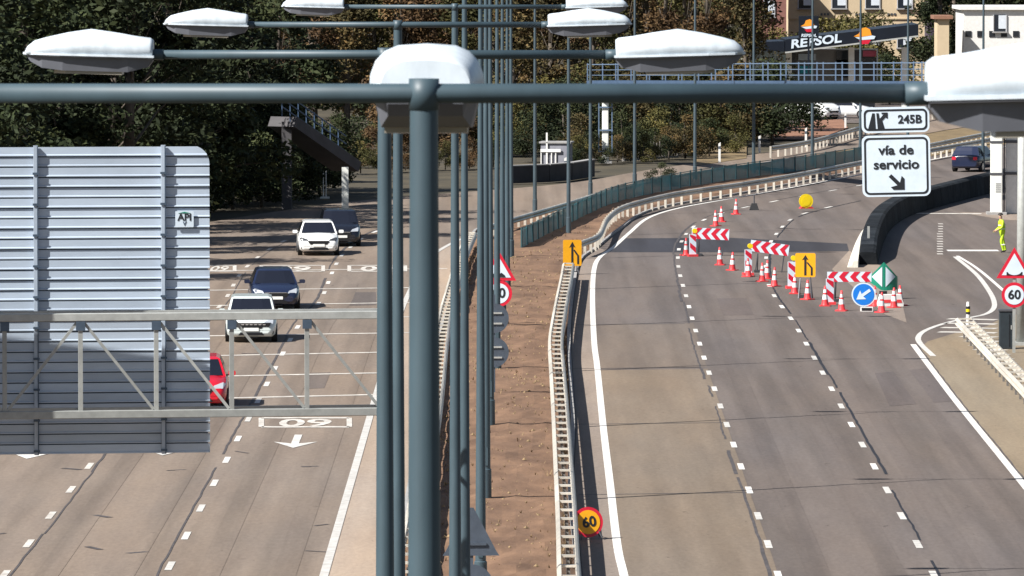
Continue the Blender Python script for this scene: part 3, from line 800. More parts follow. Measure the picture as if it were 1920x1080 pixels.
# exit sign on a cantilever gantry
d = 230.0; s1 = F_PX / d
def ez(py): return CAM_H - (py + 140) / F_PX * d
X0, X1 = GX(1617, d), GX(1744, d); XP = GX(1919, d)
t = thing('exit_gantry', 'tall grey cantilever post carrying the exit signs at the right edge', 'gantry', (XP, d, 0))
MB().cyl((0, .25, 0), (0, .25, ez(168)), .20, .17, 18).build('column', 'galv', t, True)
MB().box((-(XP - X0) / 2, .25, ez(183)), (XP - X0 + .2, .16, .20)).build('arm', 'galv', t)
MB().box((0, .25, .05), (.8, .8, .12)).build('base_plate', 'galv', t)
def white_sign(name, label, px0, py0, px1, py1, rad):
    x0, x1, z1, z0 = GX(px0, d), GX(px1, d), ez(py0), ez(py1)
    cx = (x0 + x1) / 2; w = (x1 - x0) / 2
    o = thing(name, label, 'sign', (cx, d, z0)); h = z1 - z0
    o.rotation_euler = (0, R(-1.2), 0)
    pl = MB().prism(rrect(-w, 0, w, h, rad), -.02, .02).build('plate', 'white', o)
    e = .075; b = .065
    outer = rrect(-w + e, e, w - e, h - e, rad * .8); inner = rrect(-w + e + b, e + b, w - e - b, h - e - b, rad * .6)
    n = len(outer); mb = MB()
    vs = [(p[0], -.030, p[1]) for p in outer] + [(p[0], -.030, p[1]) for p in inner]
    mb.add(vs, [(i, (i + 1) % n, n + (i + 1) % n, n + i) for i in range(n)])
    mb.build('border', 'black', pl)
    for sx in (-w * .5, w * .5): MB().box((sx, .06, h / 2), (.10, .08, h * .96)).build('hanger', 'galv', o)
    return o, w, h
o, w, h = white_sign('exit_sign', 'small white exit sign reading 245B above the service road sign', 1616, 200, 1743, 248, .20)
text_mesh('245B', .40, 'lettering', 'black', o, (w * .42, -.034, h * .50), bold=.010)
mb = MB().prism([(-.95, .14), (-.69, .14), (-.72, .68), (-.80, .68)], -.036, -.028).build('exit_symbol', 'black', o)
mb = MB().prism([(-.62, .14), (-.38, .14), (-.46, .42), (-.32, .56), (-.32, .50), (-.27, .50), (-.27, .70), (-.48, .70), (-.48, .65), (-.40, .65), (-.55, .48), (-.58, .68), (-.66, .68)], -.036, -.028).build('exit_symbol', 'black', o)
o, w, h = white_sign('service_road_sign', 'large white sign reading vía de servicio with a slanting arrow', 1618, 253, 1746, 368, .22)
text_mesh('vía de', .46, 'lettering', 'black', o, (0, -.034, h * .755), bold=.010, sx=1.12)
text_mesh('servicio', .46, 'lettering', 'black', o, (0, -.034, h * .52), bold=.010, sx=1.10)
ax, az = .03, h * .225
rot = lambda x, y: (ax + (x * math.cos(R(-45)) - y * math.sin(R(-45))), az + (x * math.sin(R(-45)) + y * math.cos(R(-45))))
MB().prism([rot(-.36, -.065), rot(.06, -.065), rot(-.06, -.27), rot(.07, -.27), rot(.34, 0), rot(.07, .27), rot(-.06, .27), rot(.06, .065), rot(-.36, .065)], -.036, -.028).build('arrow', 'black', o)

# yellow works signs
def works_sign(label, px, py, wpx, hpx, gy, rz=0, arrow=True, tilt=0):
    p = G(px, gy); s = F_PX / p.y
    z = CAM_H - (py + 140) / F_PX * p.y; w = wpx / s / 2; h = hpx / s / 2
    t = thing('works_sign', label, 'sign', p, rz)
    pl = MB().prism(rrect(-w, z - h, w, z + h, .06), -.012, .012).build('plate', 'yellow', t)
    pl.rotation_euler = (0, 0, 0)
    k = w / .42
    MB().prism([(-.05 * k, z - h * .85), (.04 * k, z - h * .85), (.04 * k, z + h * .50), (.13 * k, z + h * .42), (.0, z + h * .86), (-.14 * k, z + h * .42), (-.05 * k, z + h * .50)], -.022, -.014).build('arrow', 'black', pl)
    MB().prism([(.22 * k, z - h * .85), (.30 * k, z - h * .85), (.30 * k, z - h * .20), (.10 * k, z + h * .26), (.045 * k, z + h * .2), (.22 * k, z - h * .24)], -.022, -.014).build('lane_line', 'black', pl)
    for sx in (-.5, .5):
        MB().bar((sx * w, .03, z - h), (sx * w * 1.3, -.25, .02), .035).build('leg', 'clamp', t)
        MB().bar((sx * w, .03, z - h), (sx * w * 1.3, .45, .02), .035).build('leg', 'clamp', t)
    MB().box((0, .35, .06), (.5, .3, .12)).build('ballast', 'rubber', t)
    return t
works_sign('orange-yellow lane merge sign on the end of the median guardrail', 1073, 474, 35, 49, 515, R(8))
works_sign('orange-yellow lane merge sign between the chevron boards', 1510, 497, 38, 45, 560, R(-6))
# 60 on yellow, foreground
p = G(1108, 1012); s = F_PX / p.y
t = thing('works_limit_sign', 'round yellow 60 sign with red rim by the guardrail shadow', 'sign', p, R(14))
z = .42
a = MB().prism(disc(0, z, .36), -.06, -.035).build('plate', 'red', t)
MB().prism(disc(0, z, .285), -.070, -.062).build('field', 'yellow', a)
text_mesh('60', .34, 'number', 'black', a, (0.02, -.075, z - .01), bold=.010)
for sx in (-.2, .2): MB().bar((sx, -.03, z - .2), (sx * 1.3, -.10, 0), .03).build('leg', 'clamp', t)
MB().bar((.05, -.02, z + .1), (.45, .8, 0), .03).build('leg', 'clamp', t)
for ch in t.children: ch.rotation_euler = (R(-8), R(-9), 0)
# blue arrow sign
p = G(1619, 584); s = F_PX / p.y
t = thing('direction_sign', 'round blue keep-left arrow sign in front of the green nose beacon', 'sign', p)
z = 32 / s
a = MB().prism(disc(0, z, 22.5 / s), -.03, -.01).build('plate', 'white', t)
MB().prism(disc(0, z, 20 / s), -.040, -.032).build('field', 'blue', a)
rr = lambda x, y, an=R(215): (x * math.cos(an) - y * math.sin(an), z + x * math.sin(an) + y * math.cos(an))
MB().prism([rr(-.30, -.055), rr(.05, -.055), rr(.02, -.20), rr(.33, 0), rr(.02, .20), rr(.05, .055), rr(-.30, .055)], -.050, -.042).build('arrow', 'white', a)
MB().box((.12, .1, .09), (.46, .35, .18)).build('foot', 'white_dull', t)
MB().box((.12, -.08, .09), (.38, .02, .10)).build('foot_slot', 'black', t)
MB().box((0, .02, z * .6), (.06, .04, z)).build('post', 'clamp', t)
# yellow round beacon sign far up the closed lane
p = G(1511, 391); s = F_PX / p.y
t = thing('warning_beacon', 'round bright yellow beacon disc on the closed lane', 'beacon', p, R(12))
z = 14 / s
a = MB().prism(disc(0, z, 13.5 / s), -.05, .0).build('disc', 'lemon', t)
MB().prism(disc(0, z, 9 / s), -.062, -.052).build('lens', 'lemon', a)
MB().prism([(-.3, 0), (.42, 0), (.30, .10), (-.2, .10)], -.05, .35).build('base', 'cone', t)

# chevron boards
def chevron_board(label, pxl, pyl, pxr, pyr, gy, bh, n=4, dull=False):
    d = G(0, gy).y
    a, b = A(pxl, pyl, d), A(pxr, pyr, d)
    L = (b - a).length; tilt = math.atan2(b.z - a.z, b.x - a.x); c = (a + b) / 2
    t = thing('chevron_board', label, 'barrier board', (c.x, d, 0))
    H = bh * d / F_PX / 2
    pl = MB().box((0, 0, 0), (L, .03, 2 * H)).build('board', 'white', t); pl.location = (0, 0, c.z); pl.rotation_euler = (0, -tilt, 0)
    p = L / n; th = p * .52
    for i in range(n):
        x = -L / 2 + i * p + .02
        tip = x; tail = min(x + H * .9, L / 2 - .02)
        x2 = min(x + th, L / 2 - .02); tl2 = min(tail + th, L / 2 - .02)
        MB().prism([(tip, 0), (tail, H), (tl2, H), (x2, 0), (tl2, -H), (tail, -H)], -.026, -.017).build('chevron', 'red', pl)
    z0 = c.z - H
    for sx in (-.30, .38):
        MB().bar((sx * L, .03, z0), (sx * L - .1, .12, 0), .05).build('leg', 'clamp', t)
    MB().bar((-.30 * L, .03, z0 * .9), (-.30 * L, .6, .02), .04).build('brace', 'clamp', t)
    MB().box((-.3 * L, .3, .04), (.3, .8, .08)).build('ballast', 'rubber', t)
    return t
chevron_board('red and white chevron board at the top of the taper', 1297, 437, 1367, 440, 480, 21)
chevron_board('tilted red and white chevron board in the middle of the taper', 1407, 460, 1479, 470, 511, 21)
chevron_board('red and white chevron board beside the green nose beacon', 1551, 519, 1634, 519, 566, 19)
def stripe_panel(label, px, gy, hpx, rz=0, beacon=True):
    p = G(px, gy); s = F_PX / p.y; h = hpx / s; w = .30
    t = thing('striped_panel', label, 'marker panel', p, rz)
    MB().box((0, .06, .05), (.42, .46, .10)).build('foot', 'cone', t)
    pl = MB().box((0, 0, .1 + h / 2), (w, .05, h)).build('panel', 'white', t)
    k = 0; z = .1
    while z + .30 < .1 + h:
        MB().prism([(-w / 2 + .02, z + .30), (-w / 2 + .02, z + .52 if z + .52 < .1 + h else .1 + h), (w / 2 - .02, min(z + .30, .1 + h)), (w / 2 - .02, z + .06)], -.036, -.027).build('stripe', 'red', pl)
        z += .48
    if beacon:
        MB().cyl((.08, 0, .1 + h), (.08, 0, .14 + h), .03, n=8).build('beacon_stem', 'clamp', t)
        MB().cyl((.08, -.05, .24 + h), (.08, .05, .24 + h), .105, n=16).build('beacon', 'lemon', t)
stripe_panel('striped marker panel with yellow lamp below the top chevron board', 1299, 481, 38, R(10))
stripe_panel('striped marker panel with yellow lamp below the middle chevron board', 1403, 516, 44, R(10))
stripe_panel('striped marker panel with yellow lamp left of the yellow merge sign', 1484, 541, 46, R(6))
stripe_panel('striped marker panel without lamp left of the third chevron board', 1556, 571, 44, R(8), False)

# cones
def cone_meshes():
    prof = [(.165, .0), (.15, .04), (.128, .22)], [(.128, .22), (.110, .36)], [(.110, .36), (.086, .50)], [(.086, .50), (.066, .62)], [(.066, .62), (.030, .78)]
    out = []
    n = 16
    def lathe(pr, name, m, cap):
        vs = []; fs = []
        for r, z in pr:
            for i in range(n): t = 2 * math.pi * i / n; vs.append((r * math.cos(t), r * math.sin(t), z + .04))
        for j in range(len(pr) - 1):
            for i in range(n): fs.append((j * n + i, j * n + (i + 1) % n, (j + 1) * n + (i + 1) % n, (j + 1) * n + i))
        if cap: fs.append(tuple((len(pr) - 1) * n + i for i in range(n)))
        o = MB().add(vs, fs).build(name, m, None, True); me = o.data; bpy.data.objects.remove(o); out.append((name, me))
    lathe([(.165, .0), (.150, .04), (.118, .24)], 'cone_body', 'cone', False)
    lathe([(.118, .24), (.092, .44)], 'white_band', 'cone_white', False)
    lathe([(.092, .44), (.078, .52)], 'cone_body', 'cone', False)
    lathe([(.078, .52), (.058, .66)], 'white_band', 'cone_white', False)
    lathe([(.058, .66), (.034, .80)], 'cone_body', 'cone', True)
    o = MB().prism(rrect(-.24, -.24, .24, .24, .06, 3), 0, .045, 'xy').build('base', 'cone', None); out.append(('base', o.data)); bpy.data.objects.remove(o)
    return out
CONE = cone_meshes()
cones = [((1380, 402), 'red and white cone farthest up the closed lane'), ((1353, 416), 'red and white cone above the top chevron board, right one of a close pair'), ((1342, 424), 'red and white cone above the top chevron board, left one of a close pair'),
         ((1286, 479), 'red and white cone left of the top striped panel'), ((1350, 497), 'red and white cone standing alone below the top chevron board'), ((1373, 507), 'red and white cone just left of the middle chevron board'),
         ((1403, 519), 'red and white cone at the foot of the middle striped panel'), ((1429, 528), 'red and white cone under the middle chevron board'), ((1452, 537), 'red and white cone left of the panel beside the yellow merge sign'),
         ((1490, 551), 'red and white cone at the foot of the panel beside the yellow merge sign'), ((1514, 562), 'red and white cone below the yellow merge sign'), ((1547, 574), 'red and white cone at the foot of the third chevron board panel'),
         ((1578, 583), 'red and white cone left of the blue arrow sign'), ((1653, 586), 'red and white cone right of the blue arrow sign'), ((1676, 577), 'red and white cone below the right side of the green nose beacon'), ((1688, 573), 'rightmost red and white cone beside the green nose beacon'), ((1438, 523), 'pale faded cone behind the cone under the middle chevron board'), ((1640, 574), 'red and white cone behind the blue arrow sign')]
for i, ((px, py), lab) in enumerate(cones):
    t = thing('traffic_cone', lab, 'cone', G(px, py), random.uniform(0, 6.28), 'cones closing the right-hand lane')
    t.scale = (.92,) * 3
    t.rotation_euler = (R(random.uniform(-2, 2)), R(random.uniform(-2, 2)), random.uniform(0, 6))
    for nm, me in CONE: inst(me, nm, t)
# pale water-filled blocks behind the cones
t = thing('plastic_barrier', 'white and red plastic barrier block under the green nose beacon', 'barrier', G(1668, 574), R(10))
MB().prism([(-.5, 0), (.5, 0), (.5, .12), (.38, .45), (-.38, .45), (-.5, .12)], -.2, .2).build('block', 'white_dull', t)
MB().prism([(-.44, .14), (.44, .14), (.40, .26), (-.40, .26)], -.212, -.203).build('band', 'cone', t)

# green nose beacon: half-round shell with two white arrow fields
p = G(1656, 560); s = F_PX / p.y
t = thing('nose_beacon', 'green rounded nose beacon with white triangles where the roads split', 'beacon', p)
W2, H2 = 27 / s, 56 / s; zb0 = 14 / s
N = 15; mb = MB(); vs = []; fs = []
for i in range(N):
    a_ = math.pi * (i / (N - 1)); x = -W2 * math.cos(a_); y = -W2 * .75 * math.sin(a_)
    k_ = abs(x) / W2; top = zb0 + H2 * (1 - .52 * k_); bot = zb0 + (H2 * .04 if i < N else 0) + H2 * .34 * max(0, (k_ - .15)) * (1 if x < 0 else .1)
    vs += [(x, y, bot), (x, y, top)]
for i in range(N - 1): fs.append((2 * i, 2 * i + 2, 2 * i + 3, 2 * i + 1))
fs.append(tuple(2 * i + 1 for i in range(N))); fs.append(tuple(2 * i for i in range(N))[::-1])
mb.add(vs, fs).build('shell', 'green', t)
def on_shell(x, z, o=.012):
    u = max(-1, min(1, x / W2)); y = -W2 * .75 * math.sqrt(max(0, 1 - u * u)); return (x, y - o, z)
for sg in (-1, 1):
    # white arrow field, split into strips that follow the shell
    K = 8; mb = MB(); vs = []; fs = []
    for i in range(K + 1):
        x = sg * W2 * (.12 + .70 * i / K); zc = zb0 + H2 * .50; hh = H2 * .34 * (1 - i / K)
        vs += [on_shell(x, zc - hh), on_shell(x, zc + hh)]
    for i in range(K): fs.append((2 * i, 2 * i + 2, 2 * i + 3, 2 * i + 1))
    mb.add(vs, fs).build('white_arrow', 'white', t)
MB().box((0, .05, zb0 / 2), (.3, .2, zb0)).build('stand', 'clamp', t)

# marker post yellow / black at the guardrail nose
p = G(1815, 618)
t = thing('marker_post', 'short white marker post with yellow and black band at the guardrail nose', 'marker post', p)
MB().cyl((0, 0, 0), (0, 0, .55), .07, n=12).build('post', 'white_dull', t)
MB().cyl((0, 0, .551), (0, 0, .64), .075, n=12).build('black_band', 'black', t)
MB().cyl((0, 0, .641), (0, 0, .74), .075, n=12).build('yellow_band', 'lemon', t)
MB().cyl((0, 0, .741), (0, 0, .84), .075, n=12).build('black_band', 'black', t)
MB().cyl((0, 0, .841), (0, 0, 1.0), .07, .05, n=12).build('cap', 'white_dull', t)
t = thing('utility_cabinet', 'dark green upright cabinet behind the round 60 sign at the right edge', 'cabinet', G(1888, 655))
bevel(MB().box((0, .25, .65), (.5, .4, 1.3)).build('body', mat('cabinet_green', (.016, .024, .030), .6, var=.2, scale=3), t), .02, 1)
MB().box((0, .25, 1.33), (.56, .46, .06)).build('lid', 'clamp', t)
MB().box((.08, .04, .65), (.02, .02, 1.1)).build('door_seam', 'black', t)
MB().box((.15, .035, .75), (.03, .03, .14)).build('handle', 'steel', t)
# delineators
for (px, py, h), lab in (((1349, 305, 1.25), 'yellowish white delineator on the grass bank'), ((1424, 286, 1.1), 'white delineator right of the grass bank'), ((1060, 332, 1.15), 'white delineator before the dark low wall'), ((1511, 276, 1.3), 'white delineator at the reddish bank guardrail'), ((1585, 240, 1.1), 'white delineator below the parked white car')):
    t = thing('delineator', lab, 'delineator', G(px, py))
    MB().prism([(-.07, 0), (.07, 0), (.07, h), (-.07, h * .93)], -.04, .04).build('post', 'white_dull', t)
    MB().prism([(-.072, h * .68), (.072, h * .68), (.072, h * .82), (-.072, h * .80)], -.052, -.043).build('reflector', 'sign_back', t)
# small dark ballast on the closed lane
t = thing('rubber_foot', 'small dark rubber foot standing on the closed lane right of the farthest cone', 'ballast', G(1414, 394))
MB().prism([(-.25, 0), (.25, 0), (.13, .35), (-.13, .35)], -.15, .15).build('block', 'rubber', t)
MB().cyl((0, 0, .35), (0, 0, .75), .035, n=8).build('stub', 'clamp', t)

# ================================================================== CONCRETE BARRIER WITH DARK SCREEN
bp = smooth_path(P2([(1644, 502), (1650, 480), (1657, 456), (1668, 434), (1686, 417), (1715, 402), (1765, 387), (1860, 362), (1990, 330), (2120, 300)]), 2.5)
bar = thing('concrete_barrier', 'concrete road barrier with dark screen curving away between main and service road', 'barrier', bp[0])
for i in range(len(bp) - 1):
    a, b = bp[i] - bp[0], bp[i + 1] - bp[0]; na, nb = side(bp, i), side(bp, i + 1); b = a.lerp(b, .982)
    k0 = min(1, .30 + .22 * i); k1 = min(1, .30 + .22 * (i + 1))
    def piece(prof, name, m):
        vs = [a + na * x + Vector((0, 0, z * k0)) for x, z in prof] + [b + nb * x + Vector((0, 0, z * k1)) for x, z in prof]
        n = len(prof)
        MB().add(vs, [(j, (j + 1) % n, n + (j + 1) % n, n + j) for j in range(n)] + [tuple(range(n)), tuple(range(n, 2 * n))]).build(name, m, bar)
    f = max(.35, 1 - .08 * i)
    piece([(-1.25, 0), (-1.25, .10), (-1.06, .34 * f), (-.98, .92 * f), (-.80, .92 * f), (-.80, 0)], 'barrier_block', 'concrete')
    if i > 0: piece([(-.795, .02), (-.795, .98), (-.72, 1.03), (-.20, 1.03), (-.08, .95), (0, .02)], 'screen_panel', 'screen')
MB().box(tuple(bp[3] - bp[0] + Vector((-.5, -.6, .9))), (.10, .06, 1.1)).build('end_post', 'galv', bar)

# ================================================================== FOOTBRIDGE
ra, rb_ = A(1128, 150, 407), A(1872, 152, 338)
lft = A(1128, 150, 407)
fb = thing('footbridge', 'blue-grey footbridge with open railings crossing behind the lamp arms', 'footbridge', (lft.x, lft.y, 0))
o0 = Vector((lft.x, lft.y, 0))
end = rb_ + (rb_ - ra) * .10
nseg = 24
ptsb = [ra.lerp(end, i / nseg) for i in range(nseg + 1)]
for i in range(len(ptsb) - 1):
    a, b = ptsb[i] - o0, ptsb[i + 1] - o0
    MB().bar(a + Vector((0, 0, -.25)), b + Vector((0, 0, -.25)), 1.9, .45).build('deck_segment', 'bridge_blue', fb)
    for yoff in (-.9, .9):
        n_ = side(ptsb, i)
        for hh in (.30, .62, .95):
            MB().bar(a + n_ * yoff + Vector((0, 0, hh)), b + n_ * yoff + Vector((0, 0, hh)), .035 if hh < .9 else .055).build('rail', 'bridge_rail', fb)
        MB().bar(a + n_ * yoff, a + n_ * yoff + Vector((0, 0, 1.02)), .07).build('rail_post', 'bridge_rail', fb)
def pier(label, px, gy, ztop, w, extra):
    p = G(px, gy)
    t = thing('bridge_pier', label, 'pier', p)
    bevel(MB().box((0, 0, ztop / 2), (w, w, ztop)).build('shaft', 'column', t), .05, 2)
    if extra == 'frame':
        for sx in (-.40, .40):
            MB().box((sx, -.1, ztop - 2.0), (.07, .07, 3.9)).build('frame_tube', 'bridge_rail', t)
        for z in (ztop - 3.9, ztop - 2.6, ztop - 1.2):
            MB().box((0, -w / 2 - .06, z), (.9, .06, .09)).build('frame_bar', 'bridge_rail', t)
    else:
        for z in (2.05, 3.65):
            MB().box((0, 0, z), (w + .06, w + .06, .10)).build('band', 'clamp', t)
        for k in range(5):
            MB().box((.08, -w / 2 - .008, 1.55 - k * .10), (.26, .012, .035)).build('stencil_bar', 'clamp', t)
    MB().box((0, 0, .06), (w + .4, w + .4, .14)).build('footing', 'concrete_grey', t)
pier('white square bridge pier with side frames among the far trees', 1135, 306, ra.z - .45, .40, 'frame')
pier('white square bridge pier with dark bands near the right edge', 1868, 402, 5.6, .58, 'bands')
p = G(1896, 401)
t = thing('bridge_pier', 'grey-white square pier just right of the banded white pier', 'pier', p)
bevel(MB().box((0, 0, 2.8), (.56, .5, 5.6)).build('shaft', 'white_dull', t), .05, 2)
for z in (2.05, 3.65): MB().box((0, 0, z), (.66, .6, .14)).build('band', 'clamp', t)
MB().box((-.36, .0, 2.8), (.06, .1, 5.6)).build('pipe', 'clamp', t)
# access ramp on the left
d = 341
r0, r1 = A(530, 228, d), A(650, 312, d + 4)
t = thing('bridge_ramp', 'dark sloping concrete ramp with blue railing above the left road', 'ramp', (r0.x, r0.y, 0)); o1 = Vector((r0.x, r0.y, 0))
for i in range(8):
    a, b = r0.lerp(r1, i / 8) - o1, r0.lerp(r1, (i + 1) / 8) - o1
    MB().bar(a, b, 1.8, .55).build('ramp_slab', 'ramp', t)
    for hh in (.8, 1.2, 1.6): MB().bar(a + Vector((0, -1, hh)), b + Vector((0, -1, hh)), .05).build('rail', 'bridge_blue', t)
    MB().bar(a + Vector((0, -1, .3)), a + Vector((0, -1, 1.65)), .06).build('rail_post', 'bridge_blue', t)
q = A(648, 312, d + 2)
MB().box((q.x - o1.x, q.y - o1.y - 1.0, q.z / 2), (.34, .5, q.z)).build('column', 'column', t)
MB().box((r0.x - o1.x + .2, .3, r0.z / 2), (.5, .9, r0.z)).build('abutment', 'ramp', t)
# thin lit posts beneath the ramp
t = thing('frame_stand', 'thin pale two-legged frame standing under the ramp', 'frame', G(609, 372))
for sx in (-.07, .07): MB().box((sx, 0, .75), (.05, .05, 1.5)).build('leg', 'white_dull', t)
MB().box((0, -.05, .05), (.5, .2, .1)).build('foot', 'white_dull', t)

# ================================================================== LOW WALL, KIOSK, POST FENCE (behind the far road)
wp = smooth_path(P2([(955, 345), (1010, 343), (1060, 340), (1110, 332)]), 3.0)
wall = thing('low_wall', 'dark low stone wall along the far edge of the left road', 'wall', wp[0])
for i, (a, b) in enumerate(zip(wp, wp[1:])):
    hh = .95
    mbx = MB().bar(a - wp[0] + Vector((0, .8, hh / 2)), b - wp[0] + Vector((0, .8, hh / 2)), .35, hh); mbx.build('wall_block', mat('dark_stone', (.032, .032, .036), .9, var=.3, scale=1.2), wall)
    MB().bar(a - wp[0] + Vector((0, .8, hh + .04)), b - wp[0] + Vector((0, .8, hh + .04)), .42, .06).build('coping', 'concrete_grey', wall)
p = G(1034, 322)
t = thing('utility_kiosk', 'plain grey utility kiosk with white frame among the far trees', 'kiosk', p, R(-8))
MB().box((.2, .8, .8), (1.7, 1.4, 1.75)).build('body', mat('kiosk_grey', (.22, .22, .25), .8, var=.1, scale=1.5), t)
MB().box((.2, .8, 1.72), (1.9, 1.6, .1)).build('roof', 'concrete_grey', t)
for sx in (-.62, -.30, .0, .25): MB().box((sx, .03, .6), (.06, .05, 1.25)).build('frame_leg', 'white_dull', t)
MB().box((-.28, .03, 1.1), (.10, .06, 2.4)).build('frame_leg', 'white_dull', t)
MB().box((-.05, -.01, 1.25), (1.2, .05, .18)).build('frame_bar', 'white_dull', t)
pf = P2([(1168, 303), (1200, 299), (1270, 296)])
t = thing('post_fence', 'row of tall pale thin posts on a low kerb before dark trees', 'fence', pf[0])
rn = random.Random(11)
for i in range(22):
    q = pf[0].lerp(pf[2], i / 21) - pf[0]
    hh = rn.uniform(1.0, 1.5)
    MB().cyl((0, 0, 0), (rn.uniform(-.05, .05), 0, hh), .035, n=6).build('post', 'bark_pale', t).location = q
MB().bar(Vector((0, 0, .1)), pf[2] - pf[0] + Vector((0, 0, .1)), .15, .12).build('kerb_beam', 'concrete_grey', t)

# ================================================================== PETROL STATION
D = 520.0
def S(px, py, d=D): return A(px, py, d)
st = thing('petrol_station', 'petrol station with dark canopy lettered REPSOL', 'petrol station', (S(1380, 200).x, D, 0))
so = Vector((S(1380, 200).x, D, 0))
def quadbox(pts, depth, name, m, parent):
    """slanted fascia: four corner points towards the camera, pushed back by depth"""
    v = [Vector(p) - so for p in pts]; v2 = [q + Vector((0, depth, 0)) for q in v]
    return MB().add(v + v2, [(0, 1, 2, 3), (4, 5, 6, 7), (0, 1, 5, 4), (1, 2, 6, 5), (2, 3, 7, 6), (3, 0, 4, 7)]).build(name, m, parent)
def fascia_pt(px, top):      # canopy edge rises to the right
    if px < 1472: py = 80
    else: py = 76 - (px - 1472) * .125
    return S(px, py + (0 if top else (15 if px < 1472 else 22)))
f1 = quadbox([S(1384, 80), S(1471, 77), S(1471, 97), S(1384, 95)], 8, 'canopy_side', 'navy', st)
f2 = quadbox([S(1472, 74), S(1722, 45), S(1722, 66), S(1472, 97)], 9, 'canopy_fascia', 'navy', st)
quadbox([S(1472, 97.2), S(1722, 66.2), S(1722, 69), S(1472, 100)], 9.2, 'canopy_trim', 'steel', st)
ang = math.atan2(31, 250)
c = S(1529, 78) - so
txt = text_mesh('REPSOL', .92, 'lettering', 'white', f2, (c.x, -.06, c.z), (math.pi / 2, -ang, 0), bold=.03, shear=.15, sx=1.28)
c = S(1621, 66, D) - so
def logo(parent, cx, cz, y, k):
    MB().prism([(cx - .85 * k, cz - .1 * k), (cx - .45 * k, cz + .12 * k), (cx - .3 * k, cz + .5 * k), (cx + .1 * k, cz + .62 * k), (cx + .42 * k, cz + .45 * k), (cx + .55 * k, cz), (cx - .2 * k, cz - .12 * k)], y - .03, y - .005).build('logo_sun', 'orange', parent)
    MB().prism([(cx - .75 * k, cz - .16 * k), (cx - .2 * k, cz - .14 * k), (cx + .6 * k, cz - .02 * k), (cx + .85 * k, cz - .08 * k), (cx + .75 * k, cz - .30 * k), (cx - .3 * k, cz - .38 * k)], y - .032, y - .006).build('logo_wave', 'white', parent)
    MB().prism([(cx - .45 * k, cz - .42 * k), (cx + .50 * k, cz - .34 * k), (cx + .3 * k, cz - .68 * k), (cx - .2 * k, cz - .70 * k)], y - .034, y - .007).build('logo_base', 'red', parent)
logo(f2, c.x, c.z, -.05, 1.0)
# columns, shop, glass
for px in (1392, 1482, 1600, 1700):
    a = S(px, 90) - so
    MB().box((a.x, 3, a.z / 2), (.45, .45, a.z)).build('canopy_column', 'column', st)
a, b = S(1404, 95, D + 6) - so, S(1478, 150, D + 6) - so
sh_ = MB().box(((a.x + b.x) / 2, 6, a.z / 2), (b.x - a.x, 1.5, a.z)).build('glass_wall', 'glass_pale', st)
for i in range(5): MB().box((a.x + (b.x - a.x) * i / 4, 5.22, a.z / 2), (.08, .06, a.z)).build('mullion', 'frame', sh_)
a, b = S(1480, 92, D + 9) - so, S(1640, 150, D + 9) - so
shop = MB().box(((a.x + b.x) / 2, 10, a.z / 2), (b.x - a.x, 3, a.z)).build('shop_wall', 'concrete_grey', st)
for (x0, y0, x1, y1, m, nm) in ((1497, 101, 1530, 113, 'white', 'sign_board'), (1475, 100, 1492, 142, 'glass', 'door'), (1568, 95, 1612, 145, 'glass', 'window'), (1615, 108, 1644, 150, 'glass', 'door'), (1618, 95, 1643, 106, 'pink', 'sign_board'), (1500, 124, 1522, 138, 'teal', 'poster'), (1568, 112, 1590, 121, 'beige', 'poster')):
    p0, p1 = S(x0, y0, D + 8.3) - so, S(x1, y1, D + 8.3) - so
    MB().box(((p0.x + p1.x) / 2, 8.3, (p0.z + p1.z) / 2), (p1.x - p0.x, .2, p0.z - p1.z)).build(nm, m, shop)
for x0, y0, x1, y1 in ((1567, 91, 1646, 93.5), (1643.5, 93.5, 1646, 150)):
    p0, p1 = S(x0, y0, D + 8.1) - so, S(x1, y1, D + 8.1) - so
    MB().box(((p0.x + p1.x) / 2, 8.05, (p0.z + p1.z) / 2), (p1.x - p0.x, .2, p0.z - p1.z)).build('shop_frame', 'white', shop)
# totem
p = S(1516, 205, 512); t = thing('station_totem', 'dark petrol station totem with orange and white logo', 'sign', (p.x, 512, 0))
zt1, zt0 = A(1516, 30, 512).z, A(1516, 72, 512).z
MB().box((0, 0, (zt1 + zt0) / 2), (.76 * 2.0, .3, zt1 - zt0)).build('panel', 'navy', t)
MB().box((0, 0, zt0 / 2), (.14, .14, zt0)).build('stem', 'navy', t)
logo(t, 0, (zt1 + zt0) / 2 + .15, -.16, .75)
text_mesh('REPSOL', .32, 'lettering', 'white', t, (0, -.17, zt0 + .22), bold=.01, shear=.15, sx=1.1)
# station railing
# ================================================================== BUILDINGS
D2 = 610.0
def building(name, label, px0, px1, d, h, depth, wall, wins, wy, rf='roof'):
    x0, x1 = GX(px0, d), GX(px1, d); w = x1 - x0
    t = thing(name, label, 'building', (x0, d, 0))
    MB().box((w / 2, depth / 2, h / 2), (w, depth, h)).build('wall', wall, t)
    MB().box((w / 2, depth / 2, h + .15), (w + .6, depth + .6, .3)).build('roof', rf, t)
    for (a, b) in wins:
        for (z0, z1) in wy:
            xa, xb = GX(a, d) - x0, GX(b, d) - x0; xm = (xa + xb) / 2
            wd = MB().box((xm, -.01, (z0 + z1) / 2), (xb - xa, .10, z1 - z0)).build('window', 'glass', t)
            MB().box((xm + (xb - xa) * .18, -.08, (z0 + z1) / 2 + .1), ((xb - xa) * .56, .05, (z1 - z0) * .8)).build('shutter', 'shutter', wd)
            MB().box((xm, -.12, z0 - .06), (xb - xa + .2, .3, .12)).build('sill', 'concrete_grey', wd)
            for xe in (xa, xb): MB().box((xe, -.07, (z0 + z1) / 2), (.09, .08, z1 - z0)).build('frame', 'frame', wd)
    return t, x0, w
zw = CAM_H - (15 + 140) / F_PX * D2
